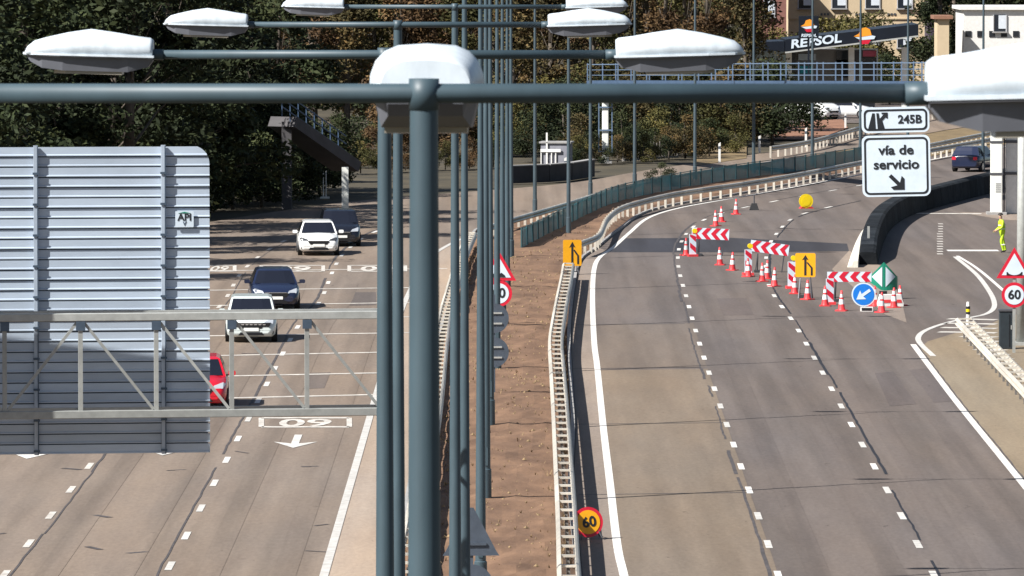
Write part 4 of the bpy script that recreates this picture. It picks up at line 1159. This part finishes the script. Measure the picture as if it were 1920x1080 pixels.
bt, bx0, bw = building('apartment_building', 'beige apartment building with shuttered windows behind the petrol station', 1478, 1739, D2, 13.5, 12, 'beige', [(1496, 1521), (1559, 1586), (1622, 1649), (1682, 1710)], [(zw, zw + 1.6), (zw + 3, zw + 4.6), (zw - 3.6, zw - 2.2)])
for px in (1540, 1605, 1665, 1722):
    for k in range(3): MB().box((GX(px + k * 6, D2) - bx0, -.04, zw - .55), (.18, .06, .2)).build('vent', 'clamp', bt)
MB().box((bw / 2, -.05, zw - .95), (bw, .14, .12)).build('string_course', 'beige', bt)
MB().box((bw - .25, -.05, 6), (.10, .10, 12)).build('downpipe', 'concrete_grey', bt)
building('brick_house', 'reddish brown house left of the beige apartment building', 1400, 1474, 598, 11, 10, 'brick', [(1432, 1452)], [(6.3, 7.8)])
building('dark_building', 'dark violet-grey building strip right of the beige apartment building', 1741, 1757, 604, 14, 10, mat('render_violet', (.05, .035, .055), .9, var=.2, scale=.6), [], [])
t, wx0, ww = building('white_shed', 'white low industrial building behind the big right lamp head', 1806, 2010, 560, CAM_H - (18 + 140) / F_PX * 560, 10, 'white_dull', [(1862, 1886)], [(5.6, 7.0)], 'white_dull')
for k in range(9): MB().box((.4 + k * 1.0, -.04, 5.4), (.5, .06, .5)).build('vent', 'black', t)
t, _, _ = building('garden_shed', 'small cream shed under dark trees left of the white building', 1757, 1779, 556, 6.7, 4, 'beige', [], [])

# ================================================================== CARS
def car(label, loc, rz, color, L=4.3, W=1.8, H=1.47, style='hatch', rough=.25, dark_lamp=False, group=None, slots=False):
    t = thing('car', label, 'car', loc, rz, group)
    m = mat('car_paint_%s' % color[0], color[1], rough, .0, coat=.6)
    MATS_name = m
    hl = L / 2; hw = W / 2
    hood = .70 * (H / 1.47); belt = .95 * (H / 1.47)
    # lower body: stations from nose (-y) to tail
    stn = [(-hl, .74, .34, .56), (-hl + .06, .84, .24, .66), (-hl + .25, .93, .20, .76 * H / 1.47), (-hl + .7, .985, .20, .87 * H / 1.47), (-hl + 1.05, 1.0, .20, .95 * H / 1.47), (-.2, 1.0, .20, .97 * H / 1.47), (hl - .9, 1.0, .20, 1.0 * H / 1.47), (hl - .3, .96, .22, 1.02 * H / 1.47), (hl - .05, .88, .28, .96 * H / 1.47), (hl, .8, .36, .85 * H / 1.47)]
    mb = MB(); vs = []; fs = []
    for (y, wk, z0, z1) in stn:
        w = hw * wk; zm = z0 + (z1 - z0) * .45
        ring = [(-w * .86, z0), (-w * .97, z0 + .08), (-w, zm), (-w * .985, z1 - .14), (-w * .90, z1 - .03), (-w * .55, z1 + .015), (0, z1 + .03)]
        ring += [(-x, z) for x, z in ring[-2::-1]]
        vs += [(x, y, z) for x, z in ring]
    k = 13
    for i in range(len(stn) - 1):
        for j in range(k - 1): fs.append((i * k + j, i * k + j + 1, (i + 1) * k + j + 1, (i + 1) * k + j))
        fs.append((i * k + k - 1, i * k, (i + 1) * k, (i + 1) * k + k - 1))
    fs += [tuple(range(k))[::-1], tuple((len(stn) - 1) * k + j for j in range(k))]
    body = mb.add(vs, fs).build('body', m, t, True)
    # cabin
    zb_ = .93 * H / 1.47; zr = H
    yf0, yf1 = -hl + 1.05, -hl + 1.75
    yr1, yr0 = (hl - .55, hl - .12) if style == 'hatch' else ((hl - .45, hl - .08) if style == 'suv' else (hl - 1.25, hl - .55))
    wb, wr = hw * .93, hw * .70 if style != 'suv' else hw * .76
    cab = MB()
    rows = [(zb_, yf0, yr0, wb), (zb_ + (zr - zb_) * .55, yf0 + (yf1 - yf0) * .60, yr0 + (yr1 - yr0) * .55, wb + (wr - wb) * .52), (zr - .05, yf1 - .04, yr1 + .05, wr + .02), (zr, yf1 + .14, yr1 - .10, wr * .86)]
    vs = []; fs = []
    for z, a, b, w in rows: vs += [(-w, a + .05, z), (-w * .5, a - .03, z), (w * .5, a - .03, z), (w, a + .05, z), (w, b - .05, z), (w * .5, b, z), (-w * .5, b, z), (-w, b - .05, z)]
    for i in range(3):
        for j in range(8): fs.append((i * 8 + j, i * 8 + (j + 1) % 8, i * 8 + 8 + (j + 1) % 8, i * 8 + 8 + j))
    fs.append(tuple(24 + j for j in range(8)))
    roof = cab.add(vs, fs).build('roof', m, t)
    # glazing
    def row(i): z, a, b, w = rows[i]; return z, a, b, w
    def wsc(u, v):   # windscreen, u -1..1, v 0..1
        z0, a0, _, w0 = row(0); z1, a1, _, w1 = row(1); z2, a2, _, w2 = row(2)
        z, a, w = (z0 + (z1 - z0) * v * 2, a0 + (a1 - a0) * v * 2, w0 + (w1 - w0) * v * 2) if v < .5 else (z1 + (z2 - z1) * (v - .5) * 2, a1 + (a2 - a1) * (v - .5) * 2, w1 + (w2 - w1) * (v - .5) * 2)
        bow = -.03 if abs(u) <= .5 else -.03 + .08 * (abs(u) - .5) * 2
        return (u * w, a + bow - .018, z + .006)
    us = [-.90, -.5, .5, .90]; vv = [.05, .5, .95]
    mb = MB(); mb.add([wsc(u, v) for v in vv for u in us], [(r * 4 + c, r * 4 + c + 1, r * 4 + c + 5, r * 4 + c + 4) for r in range(2) for c in range(3)])
    mb.build('windscreen', 'car_glass', t)
    for sg in (-1, 1):
        z0, a0, b0, w0 = rows[0]; z1, a1, b1, w1 = rows[1]; z2, a2, b2, w2 = rows[2]
        f = lambda z, a, w: (sg * (w + .012), a, z)
        mb = MB(); mb.add([f(z0 + .04, a0 + .22, w0), f(z0 + .04, b0 - .25, w0), f(z1, b1 - .22, w1), f(z2 - .02, b2 - .22, w2), f(z2 - .02, a2 + .2, w2), f(z1, a1 + .2, w1)], [(0, 1, 2, 5), (5, 2, 3, 4)])
        mb.build('side_window', 'car_glass', t)
        # mirror
        MB().prism(rrect(sg * (hw + .12) - .11, zb_ + .02, sg * (hw + .12) + .11, zb_ + .16, .05), -hl + 1.30, -hl + 1.42).build('mirror', m, t)
        MB().box((sg * (hw - .0), -hl + 1.36, zb_ + .03), (.12, .06, .04)).build('mirror_arm', 'grille', t)
        # headlight hugging the nose corner
        hz = .66 * H / 1.47
        mb = MB(); mb.add([(sg * hw * .46, -hl + .055, hz - .03), (sg * hw * .84, -hl + .15, hz - .02), (sg * hw * .93, -hl + .42, hz + .10), (sg * hw * .86, -hl + .30, hz + .15), (sg * hw * .55, -hl + .12, hz + .07),
                           (sg * hw * .46, -hl + .2, hz - .03), (sg * hw * .84, -hl + .3, hz - .02), (sg * hw * .91, -hl + .6, hz + .10), (sg * hw * .84, -hl + .5, hz + .15), (sg * hw * .55, -hl + .3, hz + .07)],
                          [(0, 1, 2, 3, 4), (5, 6, 7, 8, 9), (0, 1, 6, 5), (1, 2, 7, 6), (2, 3, 8, 7), (3, 4, 9, 8), (4, 0, 5, 9)])
        mb2 = mb.build('headlight', 'headlamp' if not dark_lamp else 'headlamp_dark', t)
        mb2.location = (0, -.03, 0)
        MB().cyl((sg * hw * .70, -hl + .05, .36), (sg * hw * .70, -hl + .20, .36), .065, n=12).build('fog_light', 'headlamp', t)
        MB().prism(rrect(sg * hw * .70 - .15, .29, sg * hw * .70 + .15, .43, .05), -hl + .07, -hl + .22).build('fog_recess', 'grille', t)
    # nose furniture
    MB().prism([(-hw * .40, .50), (hw * .40, .50), (hw * .52, .62), (hw * .46, .67), (-hw * .46, .67), (-hw * .52, .62)], -hl - .012, -hl + .12).build('grille', 'grille', t)
    MB().prism([(-hw * .44, .655), (hw * .44, .655), (hw * .44, .675), (-hw * .44, .675)], -hl - .02, -hl + .1).build('grille_trim', 'chrome', t)
    MB().prism([(-hw * .50, .26), (hw * .50, .26), (hw * .42, .37), (-hw * .42, .37)], -hl - .006, -hl + .15).build('air_intake', 'grille', t)
    MB().prism(rrect(-.26, .415, .26, .525, .01), -hl - .03, -hl - .014).build('number_plate', 'plate', t)
    MB().prism([(-.24, .16), (.24, .16), (.24, .2), (-.24, .2)], -hl + .05, -hl + .1).build('under_tray', 'grille', t)
    if slots:
        MB().prism([(-hw * .70, .56), (hw * .70, .56), (hw * .76, .70), (-hw * .76, .70)], -hl - .016, -hl + .2).build('grille_band', 'grille', t)
        for q in range(-3, 4):
            MB().prism([(q * .15 - .045, .62), (q * .15 + .045, .62), (q * .15 + .05, .655), (q * .15 - .04, .655)], -hl - .026, -hl - .018).build('grille_slot', 'chrome', t)
    # wheels
    for sx in (-1, 1):
        for y in (-hl + .85, hl - .80):
            wh = MB().cyl((sx * (hw - .20), y, .315), (sx * (hw + .004), y, .315), .315, n=20).build('tyre', 'tyre', t)
            MB().cyl((sx * (hw - .02), y, .315), (sx * (hw + .012), y, .315), .20, n=14).build('rim', 'rim', wh)
    for sg in (-1, 1): MB().prism(rrect(sg * hw * .72 - .12, .72, sg * hw * .72 + .12, .9, .03), hl - .1, hl + .01).build('tail_light', 'red', t)
    return t
WHITE = ('white', (.80, .80, .78)); NAVY = ('navy', (.012, .018, .045)); BLACK = ('black', (.010, .011, .017)); RED = ('red', (.55, .008, .022)); GREYW = ('pale', (.62, .68, .66))
def cpos(px, py, L=4.3):
    p = G(px, py); return (p.x, p.y + L / 2, 0)
car('white hatchback in front, nearest the tree shade on the left road', cpos(593, 480), R(3), WHITE, dark_lamp=True)
car('dark car following just behind the white hatchback', cpos(634, 463), R(4), BLACK, H=1.60, style='suv')
car('dark blue car with light roof reflection behind the white compact car', cpos(510, 582), R(4), NAVY, W=1.85, H=1.48, style='hatch')
car('white compact car with dark slotted grille behind the gantry truss', cpos(467, 643), R(2), GREYW, H=1.52, style='suv', slots=True)
car('red car half hidden behind the big sign back', cpos(366, 770), R(2), RED, H=1.50)
car('dark car on the far main road beside the right bridge piers', cpos(1832, 323), R(160), NAVY, H=1.5)
car('white van parked below the petrol station', (GX(1527, 498), 500, 0), R(40), WHITE, H=1.95, W=1.9, L=4.6, style='suv')
car('white car parked right of the white van by the petrol station', (GX(1588, 502), 503, 0), R(75), WHITE, H=1.45)

# ================================================================== ROAD WORKER
def worker(px, py):
    p = G(px, py)
    t = thing('person', 'person in full yellow high-visibility suit standing sideways at the right edge', 'person', p, R(-70))
    # joints: local frame faces -y, x to the person's left
    J = [((0, 0, .93), .15), ((0, -.01, 1.12), .145), ((0, -.03, 1.32), .17), ((0, -.05, 1.44), .12), ((0, -.07, 1.50), .058), ((0, -.09, 1.58), .085), ((0, -.10, 1.68), .088),
         ((.17, -.04, 1.40), .075), ((.22, -.10, 1.14), .055), ((.17, -.30, 1.02), .042), ((-.17, -.04, 1.40), .075), ((-.24, -.02, 1.14), .055), ((-.20, -.22, 1.00), .042),
         ((.09, 0, .86), .10), ((.11, -.10, .50), .075), ((.11, .02, .10), .058), ((.11, -.12, .045), .05), ((-.09, 0, .86), .10), ((-.11, .10, .50), .075), ((-.11, .22, .10), .058), ((-.11, .08, .045), .05)]
    E = [(0, 1), (1, 2), (2, 3), (3, 4), (4, 5), (5, 6), (2, 7), (7, 8), (8, 9), (2, 10), (10, 11), (11, 12), (0, 13), (13, 14), (14, 15), (15, 16), (0, 17), (17, 18), (18, 19), (19, 20)]
    # hands: palm and five short fingers each
    for wi, sx in ((9, 1), (12, -1)):
        wv = Vector(J[wi][0]); dirv = Vector((-.1 * sx, -.9, -.3)).normalized()
        palm = wv + dirv * .07; J.append((tuple(palm), .036)); pi = len(J) - 1; E.append((wi, pi))
        for f in range(5):
            off = Vector((sx * (.045 if f == 4 else .0), 0, .03 - .02 * f)) if f < 4 else Vector((-.04 * sx, 0, .03))
            tip = palm + off + dirv * (.08 if f < 4 else .04) + Vector((0, 0, -.02)); J.append((tuple(tip), .010)); E.append((pi, len(J) - 1))
    me = bpy.data.meshes.new('body'); me.from_pydata([j[0] for j in J], E, [])
    o = bpy.data.objects.new('body_tmp', me); COL.objects.link(o)
    sk = o.modifiers.new('skin', 'SKIN')
    if not me.skin_vertices: pass
    for i, (_, r) in enumerate(J):
        sv = me.skin_vertices[0].data[i]; sv.radius = (r, r); sv.use_root = (i == 0)
    o.modifiers.new('sub', 'SUBSURF').levels = 1
    dg = bpy.context.evaluated_depsgraph_get(); m2 = bpy.data.meshes.new_from_object(o.evaluated_get(dg)); bpy.data.objects.remove(o)
    for nm in ('hivis', 'skin', 'boot', 'hair'): m2.materials.append(M[nm])
    for f in m2.polygons:
        f.use_smooth = True; c = f.center
        f.material_index = 2 if c.z < .12 else 1 if c.z > 1.475 else 0
        if .93 < c.z < 1.08 and c.y < -.26: f.material_index = 1
    b = bpy.data.objects.new('body', m2); COL.objects.link(b); b.parent = t
    hr = MB(); vs = []; fs = []
    for i in range(6):
        a = math.pi / 2 * i / 5; r = .112 * math.cos(a)
        for k in range(12): vs.append((r * math.cos(k * math.pi / 6), -.10 + .015 + r * 1.1 * math.sin(k * math.pi / 6), 1.68 + .10 * math.sin(a)))
    for i in range(5):
        for k in range(12): fs.append((i * 12 + k, i * 12 + (k + 1) % 12, i * 12 + 12 + (k + 1) % 12, i * 12 + 12 + k))
    hr.add(vs, fs).build('hair', 'hair', t, True)
    for z in (1.05, 1.22): MB().cyl((0, -.01, z), (0, -.012, z + .035), .175, n=16).build('reflective_band', 'white_dull', t)
    for sx, z in ((.11, .34), (-.11, .34)): MB().cyl((sx, -.04 if sx > 0 else .15, z), (sx, -.03 if sx > 0 else .16, z + .035), .088, n=12).build('reflective_band', 'white_dull', t)
worker(1879, 474)

# ================================================================== TREES
def leaf_material(name, c0, c1, c2):
    if name in MATS: return MATS[name]
    m = bpy.data.materials.new(name); m.use_nodes = True; nt = m.node_tree; b = nt.nodes['Principled BSDF']
    b.inputs['Roughness'].default_value = .75; b.inputs['Specular IOR Level'].default_value = .2
    at = nt.nodes.new('ShaderNodeAttribute'); at.attribute_name = 'leafvar'
    rp = nt.nodes.new('ShaderNodeValToRGB'); e = rp.color_ramp.elements
    e[0].position = 0; e[0].color = (*c0, 1); e[1].position = 1; e[1].color = (*c2, 1)
    x = e.new(.55); x.color = (*c1, 1)
    oi = nt.nodes.new('ShaderNodeObjectInfo'); mx = nt.nodes.new('ShaderNodeMix'); mx.data_type = 'RGBA'; mx.blend_type = 'MULTIPLY'; mx.inputs[0].default_value = 1
    r2 = nt.nodes.new('ShaderNodeMapRange'); r2.inputs[3].default_value = .7; r2.inputs[4].default_value = 1.2
    nt.links.new(oi.outputs['Random'], r2.inputs[0])
    nt.links.new(at.outputs['Fac'], rp.inputs[0]); nt.links.new(rp.outputs[0], mx.inputs[6]); nt.links.new(r2.outputs[0], mx.inputs[7])
    nt.links.new(mx.outputs[2], b.inputs['Base Color'])
    MATS[name] = m; return m
LM = {'dark': leaf_material('leaf_dark', (.011, .016, .007), (.025, .034, .013), (.058, .064, .022)),
      'olive': leaf_material('leaf_olive', (.030, .032, .010), (.075, .070, .022), (.15, .12, .035)),
      'brown': leaf_material('leaf_brown', (.040, .024, .013), (.10, .058, .027), (.19, .118, .048)),
      'mixed': leaf_material('leaf_mixed', (.028, .026, .011), (.070, .056, .022), (.16, .095, .035))}
def tree_mesh(seed, shape, nleaf, leaf):
    """unit tree: 10 m high; returns trunk mesh and crown mesh"""
    rn = random.Random(seed)
    tb = MB(); clumps = []
    top = 9.0 if shape != 'bush' else 3.5
    lean = rn.uniform(-.4, .4)
    trunk = [(0, 0, 0), (lean * .3, 0, top * .3), (lean * .7, .1, top * .6), (lean, 0, top)]
    r0 = .22 if shape != 'bush' else .10
    tb.tube(trunk, [r0, r0 * .8, r0 * .5, .04], 7)
    nb = {'round': 26, 'tall': 30, 'thin': 18, 'bush': 16}[shape]
    for i in range(nb):
        t = rn.uniform(.14, 1.0) if shape != 'thin' else rn.uniform(.35, 1.0)
        z = top * t; a = rn.uniform(0, 6.28)
        rad = {'round': 3.0 * math.sin(math.pi * min(.97, .16 + .8 * t)) ** .7, 'tall': 2.0 * (1.08 - .7 * t), 'thin': 1.5 * (1.1 - .6 * t), 'bush': 2.4 * math.sin(math.pi * min(.95, .2 + .75 * t))}[shape]
        r = rad * rn.uniform(.35, 1.0)
        c = Vector((lean * t + math.cos(a) * r, math.sin(a) * r, z + rn.uniform(0, .6)))
        base = Vector((lean * t, 0, z * .72))
        tb.tube([base, base.lerp(c, .55) + Vector((0, 0, .15)), c], [r0 * .32 * (1.15 - t), r0 * .2 * (1.15 - t), .012], 5)
        clumps.append((c, rn.uniform(.65, 1.25) * (1 if shape != 'thin' else .8), rn.uniform(0, 1)))
    V = []; Fc = []; var = []
    for i in range(nleaf):
        c, cr, cv = clumps[rn.randrange(len(clumps))]
        u = Vector((rn.gauss(0, 1), rn.gauss(0, 1), rn.gauss(0, 1))).normalized() * (cr * rn.random() ** .45)
        p = c + Vector((u.x, u.y, u.z * .8)); p.z = max(.15, p.z)
        s = leaf * rn.uniform(.6, 1.3)
        ax = Vector((rn.gauss(0, 1), rn.gauss(0, 1), rn.gauss(0, .6))).normalized(); bx = ax.cross(Vector((rn.gauss(0, 1), rn.gauss(0, 1), rn.gauss(0, 1)))).normalized()
        o = len(V)
        V += [p - ax * s, p + bx * s * .45, p + ax * s, p - bx * s * .45]
        Fc.append((o, o + 1, o + 2, o + 3)); var.append(max(0, min(1, .55 * cv + .45 * rn.random())))
    cm = bpy.data.meshes.new('crown'); cm.from_pydata(V, [], Fc)
    at = cm.attributes.new('leafvar', 'FLOAT', 'FACE'); at.data.foreach_set('value', var)
    to = tb.build('trunk', 'bark', None, True); tm = to.data; bpy.data.objects.remove(to)
    return tm, cm
VAR = {}
for shape, seeds, nl, lf in (('round', (1, 2, 3), 9500, .135), ('tall', (4, 5), 8000, .13), ('thin', (6, 7, 8), 3600, .11), ('bush', (9, 10, 11), 5200, .105)):
    VAR[shape] = [tree_mesh(s, shape, nl, lf) for s in seeds]
CROWN = {}
def plant(name, label, cat, loc, shape, v, mk, s, sz=None, group=None, rz=None):
    tm, cm = VAR[shape][v % len(VAR[shape])]
    key = (shape, v % len(VAR[shape]), mk)
    if key not in CROWN:
        c2 = cm.copy(); c2.materials.clear(); c2.materials.append(LM[mk]); CROWN[key] = c2
    t = thing(name, label, cat, loc, random.uniform(0, 6.28) if rz is None else rz, group)
    t.scale = (s, s, sz if sz else s)
    inst(tm, 'trunk', t); inst(CROWN[key], 'crown', t)
    return t
def ordn(i):
    w = ['first', 'second', 'third', 'fourth', 'fifth', 'sixth', 'seventh', 'eighth', 'ninth', 'tenth', 'eleventh', 'twelfth', 'thirteenth', 'fourteenth', 'fifteenth', 'sixteenth', 'seventeenth', 'eighteenth', 'nineteenth', 'twentieth']
    return w[i]
rn = random.Random(21)
# left front: dark evergreens beyond the left road
spots = [(-40, 330), (20, 345), (85, 330), (150, 345), (215, 332), (280, 345), (345, 335), (405, 348), (465, 352), (520, 362), (100, 372), (240, 372), (380, 374)]
spots = sorted(spots)
for i, (px, d) in enumerate(spots):
    plant('evergreen_tree', '%s dark evergreen from the left in the shade behind the sign back' % ordn(i), 'tree', (GX(px, d), d, 0), 'round', i, 'dark', rn.uniform(1.05, 1.3), group='dark evergreens beyond the left road')
# overhanging low shade by the roadside (their shadows fall on the road)
side_spots = [(-24.0, 268), (-23.0, 281), (-21.5, 292), (-20.8, 303), (-19.0, 314), (-17.6, 304), (-17.0, 321), (-15.6, 330), (-22.5, 301), (-20.2, 327)]
for i, (x, y) in enumerate(side_spots):
    plant('evergreen_tree', '%s roadside evergreen shading the left road, hidden behind the sign back' % ordn(i), 'tree', (x, y, 0), 'round', i + 1, 'dark', rn.uniform(1.35, 1.55), group='roadside evergreens behind the sign back')
for i, (px, d, sc) in enumerate([(380, 338, 1.0), (408, 344, 1.15), (436, 340, 1.0), (462, 346, 1.2), (490, 343, 1.0), (516, 350, 1.2), (545, 349, .95), (572, 356, 1.05), (598, 360, .9), (625, 368, .8), (420, 356, 1.5), (480, 358, 1.5), (540, 364, 1.4), (350, 332, 1.0)]):
    plant('hedge_shrub', '%s dark shrub of the hedge beside the left road, right of the sign back' % ordn(i), 'shrub', (GX(px, d), d, 0), 'bush', i, 'dark', sc, group='dark hedge shrubs right of the sign back')
# left back: autumn brown trees
spots = [(410, 455), (470, 470), (530, 450), (590, 468), (650, 452), (705, 470), (760, 455), (820, 470), (880, 455), (930, 468), (560, 500), (680, 505), (800, 500)]
for i, (px, d) in enumerate(sorted(spots)):
    plant('autumn_tree', '%s reddish brown autumn tree from the left behind the lamp arms' % ordn(i), 'tree', (GX(px, d), d, 0), 'tall' if i % 3 else 'round', i, ('brown', 'mixed', 'brown', 'olive')[i % 4], rn.uniform(1.1, 1.4), group='autumn trees behind the lamp arms')
# centre: mixed slender trees
spots = [(965, 440), (1000, 462), (1035, 445), (1075, 470), (1105, 440), (1140, 465), (1180, 448), (1215, 472), (1250, 446), (1290, 465), (1330, 450), (1365, 470), (1400, 455), (1020, 500), (1160, 505), (1310, 500)]
for i, (px, d) in enumerate(sorted(spots)):
    plant('slender_tree', '%s slender tree from the left in the grove behind the footbridge' % ordn(i), 'tree', (GX(px, d), d, 0), 'thin' if i % 3 else 'tall', i, ('mixed', 'brown', 'olive')[i % 3], rn.uniform(1.15, 1.5), group='slender trees behind the footbridge')
for i, (px, d, sc, mk) in enumerate([(985, 428, 1.0, 'dark'), (1022, 436, 1.2, 'olive'), (1058, 430, 1.1, 'dark'), (1092, 440, 1.3, 'mixed'), (1128, 436, 1.2, 'dark'), (1162, 444, 1.3, 'olive'), (1200, 436, 1.2, 'mixed'), (1236, 444, 1.3, 'dark'), (1275, 438, 1.2, 'olive'), (1312, 446, 1.3, 'dark'), (1352, 440, 1.25, 'mixed'), (725, 420, 1.0, 'brown'), (775, 424, 1.1, 'olive'), (830, 420, 1.0, 'brown'), (890, 424, 1.1, 'dark'), (940, 420, 1.0, 'mixed')]):
    plant('undergrowth_shrub', '%s undergrowth shrub in the grove behind the far road' % ordn(i), 'shrub', (GX(px, d), d, 0), 'bush', i, mk, sc, group='undergrowth shrubs behind the far road')
for i, (px, d, sc, mk) in enumerate([(1062, 402, .36, 'dark'), (1085, 404, .42, 'olive'), (1112, 406, .46, 'dark'), (1158, 408, .44, 'mixed'), (1182, 410, .50, 'dark'), (1206, 408, .42, 'olive'), (1228, 412, .52, 'dark'), (1254, 414, .48, 'mixed'), (1280, 418, .5, 'dark'), (1304, 424, .5, 'olive'), (720, 392, .42, 'olive'), (752, 394, .40, 'brown'), (790, 396, .45, 'dark'), (835, 396, .4, 'olive'), (880, 398, .45, 'brown'), (925, 400, .42, 'dark'), (676, 390, .45, 'olive'), (700, 400, .6, 'brown')]):
    plant('verge_bush', '%s low bush on the verge just beyond the far road' % ordn(i), 'shrub', (GX(px, d), d, 0), 'bush', i + 1, mk, sc, group='low bushes on the far verge')
# undergrowth along the far road
spots = [(690, 432), (960, 420), (1090, 412), (1165, 418), (1230, 420), (1285, 415), (1330, 418), (1380, 425), (1000, 410), (1260, 424)]
for i, (px, d) in enumerate(sorted(spots)):
    plant('shrub', '%s shrub from the left beside the far road' % ordn(i), 'shrub', (GX(px, d), d, 0), 'bush', i, ('dark', 'olive', 'dark', 'mixed')[i % 4], rn.uniform(.55, .95), group='shrubs beside the far road')
spots = [(1240, 367, .38), (1420, 452, 1.2), (1448, 440, 1.3), (1396, 470, 1.3)]
for (px, d, s), lab in zip(spots, ('small dark round shrub right behind the green fence', 'dense dark shrub right of the grass bank', 'tallest dense dark shrub left of the petrol station', 'dense dark shrub behind the grass bank')):
    plant('shrub', lab, 'shrub', (GX(px, d), d, 0), 'bush', int(px), 'dark', s)
for (px, d, s), lab in zip([(1408, 560, 1.6), (1450, 565, 1.5), (1540, 560, 1.75), (1580, 566, 1.6), (1620, 562, 1.7), (1668, 540, 1.0)], ('olive bush left of the station totem', 'olive bush just behind the station totem', 'olive bush above the REPSOL lettering', 'olive bush between lettering and logo', 'olive bush above the station logo', 'dark bush at the right end of the station')):
    plant('shrub', lab, 'shrub', (GX(px, d), d, 0), 'bush', int(px), 'olive' if px != 1668 else 'dark', s)
for i, (px, d, s) in enumerate([(1760, 585, 1.4), (1790, 590, 1.5), (1835, 600, 1.6), (1890, 605, 1.6), (1945, 600, 1.6)]):
    plant('evergreen_tree', '%s dark evergreen from the left at the upper right corner' % ordn(i), 'tree', (GX(px, d), d, 0), 'tall', i, 'dark', s, group='dark evergreens at the upper right')
# far wood closing the view
V = []; Fc = []; var = []; rn = random.Random(77)
for i in range(60000):
    x = rn.uniform(-75, 75); y = rn.uniform(640, 690) if x > 15 else rn.uniform(525, 600); z = rn.uniform(0, 17) * (1 - .2 * rn.random())
    s = rn.uniform(.25, .55); ax = Vector((rn.gauss(0, 1), rn.gauss(0, 1), rn.gauss(0, 1))).normalized(); bx = ax.cross(Vector((rn.gauss(0, 1), rn.gauss(0, 1), rn.gauss(0, 1)))).normalized()
    p = Vector((x, y, z)); o = len(V); V += [p - ax * s, p + bx * s * .5, p + ax * s, p - bx * s * .5]; Fc.append((o, o + 1, o + 2, o + 3))
    var.append(max(0, min(1, .5 + .5 * math.sin(x * .35) * math.sin(z * .5 + x * .1) + rn.uniform(-.4, .4))))
wm = bpy.data.meshes.new('far_wood'); wm.from_pydata(V, [], Fc)
at = wm.attributes.new('leafvar', 'FLOAT', 'FACE'); at.data.foreach_set('value', var)
wm.materials.append(LM['mixed'])
o = bpy.data.objects.new('far_wood', wm); COL.objects.link(o)
tag(o, 'dense far wood of brown and olive foliage closing the background', 'wood', kind='stuff')
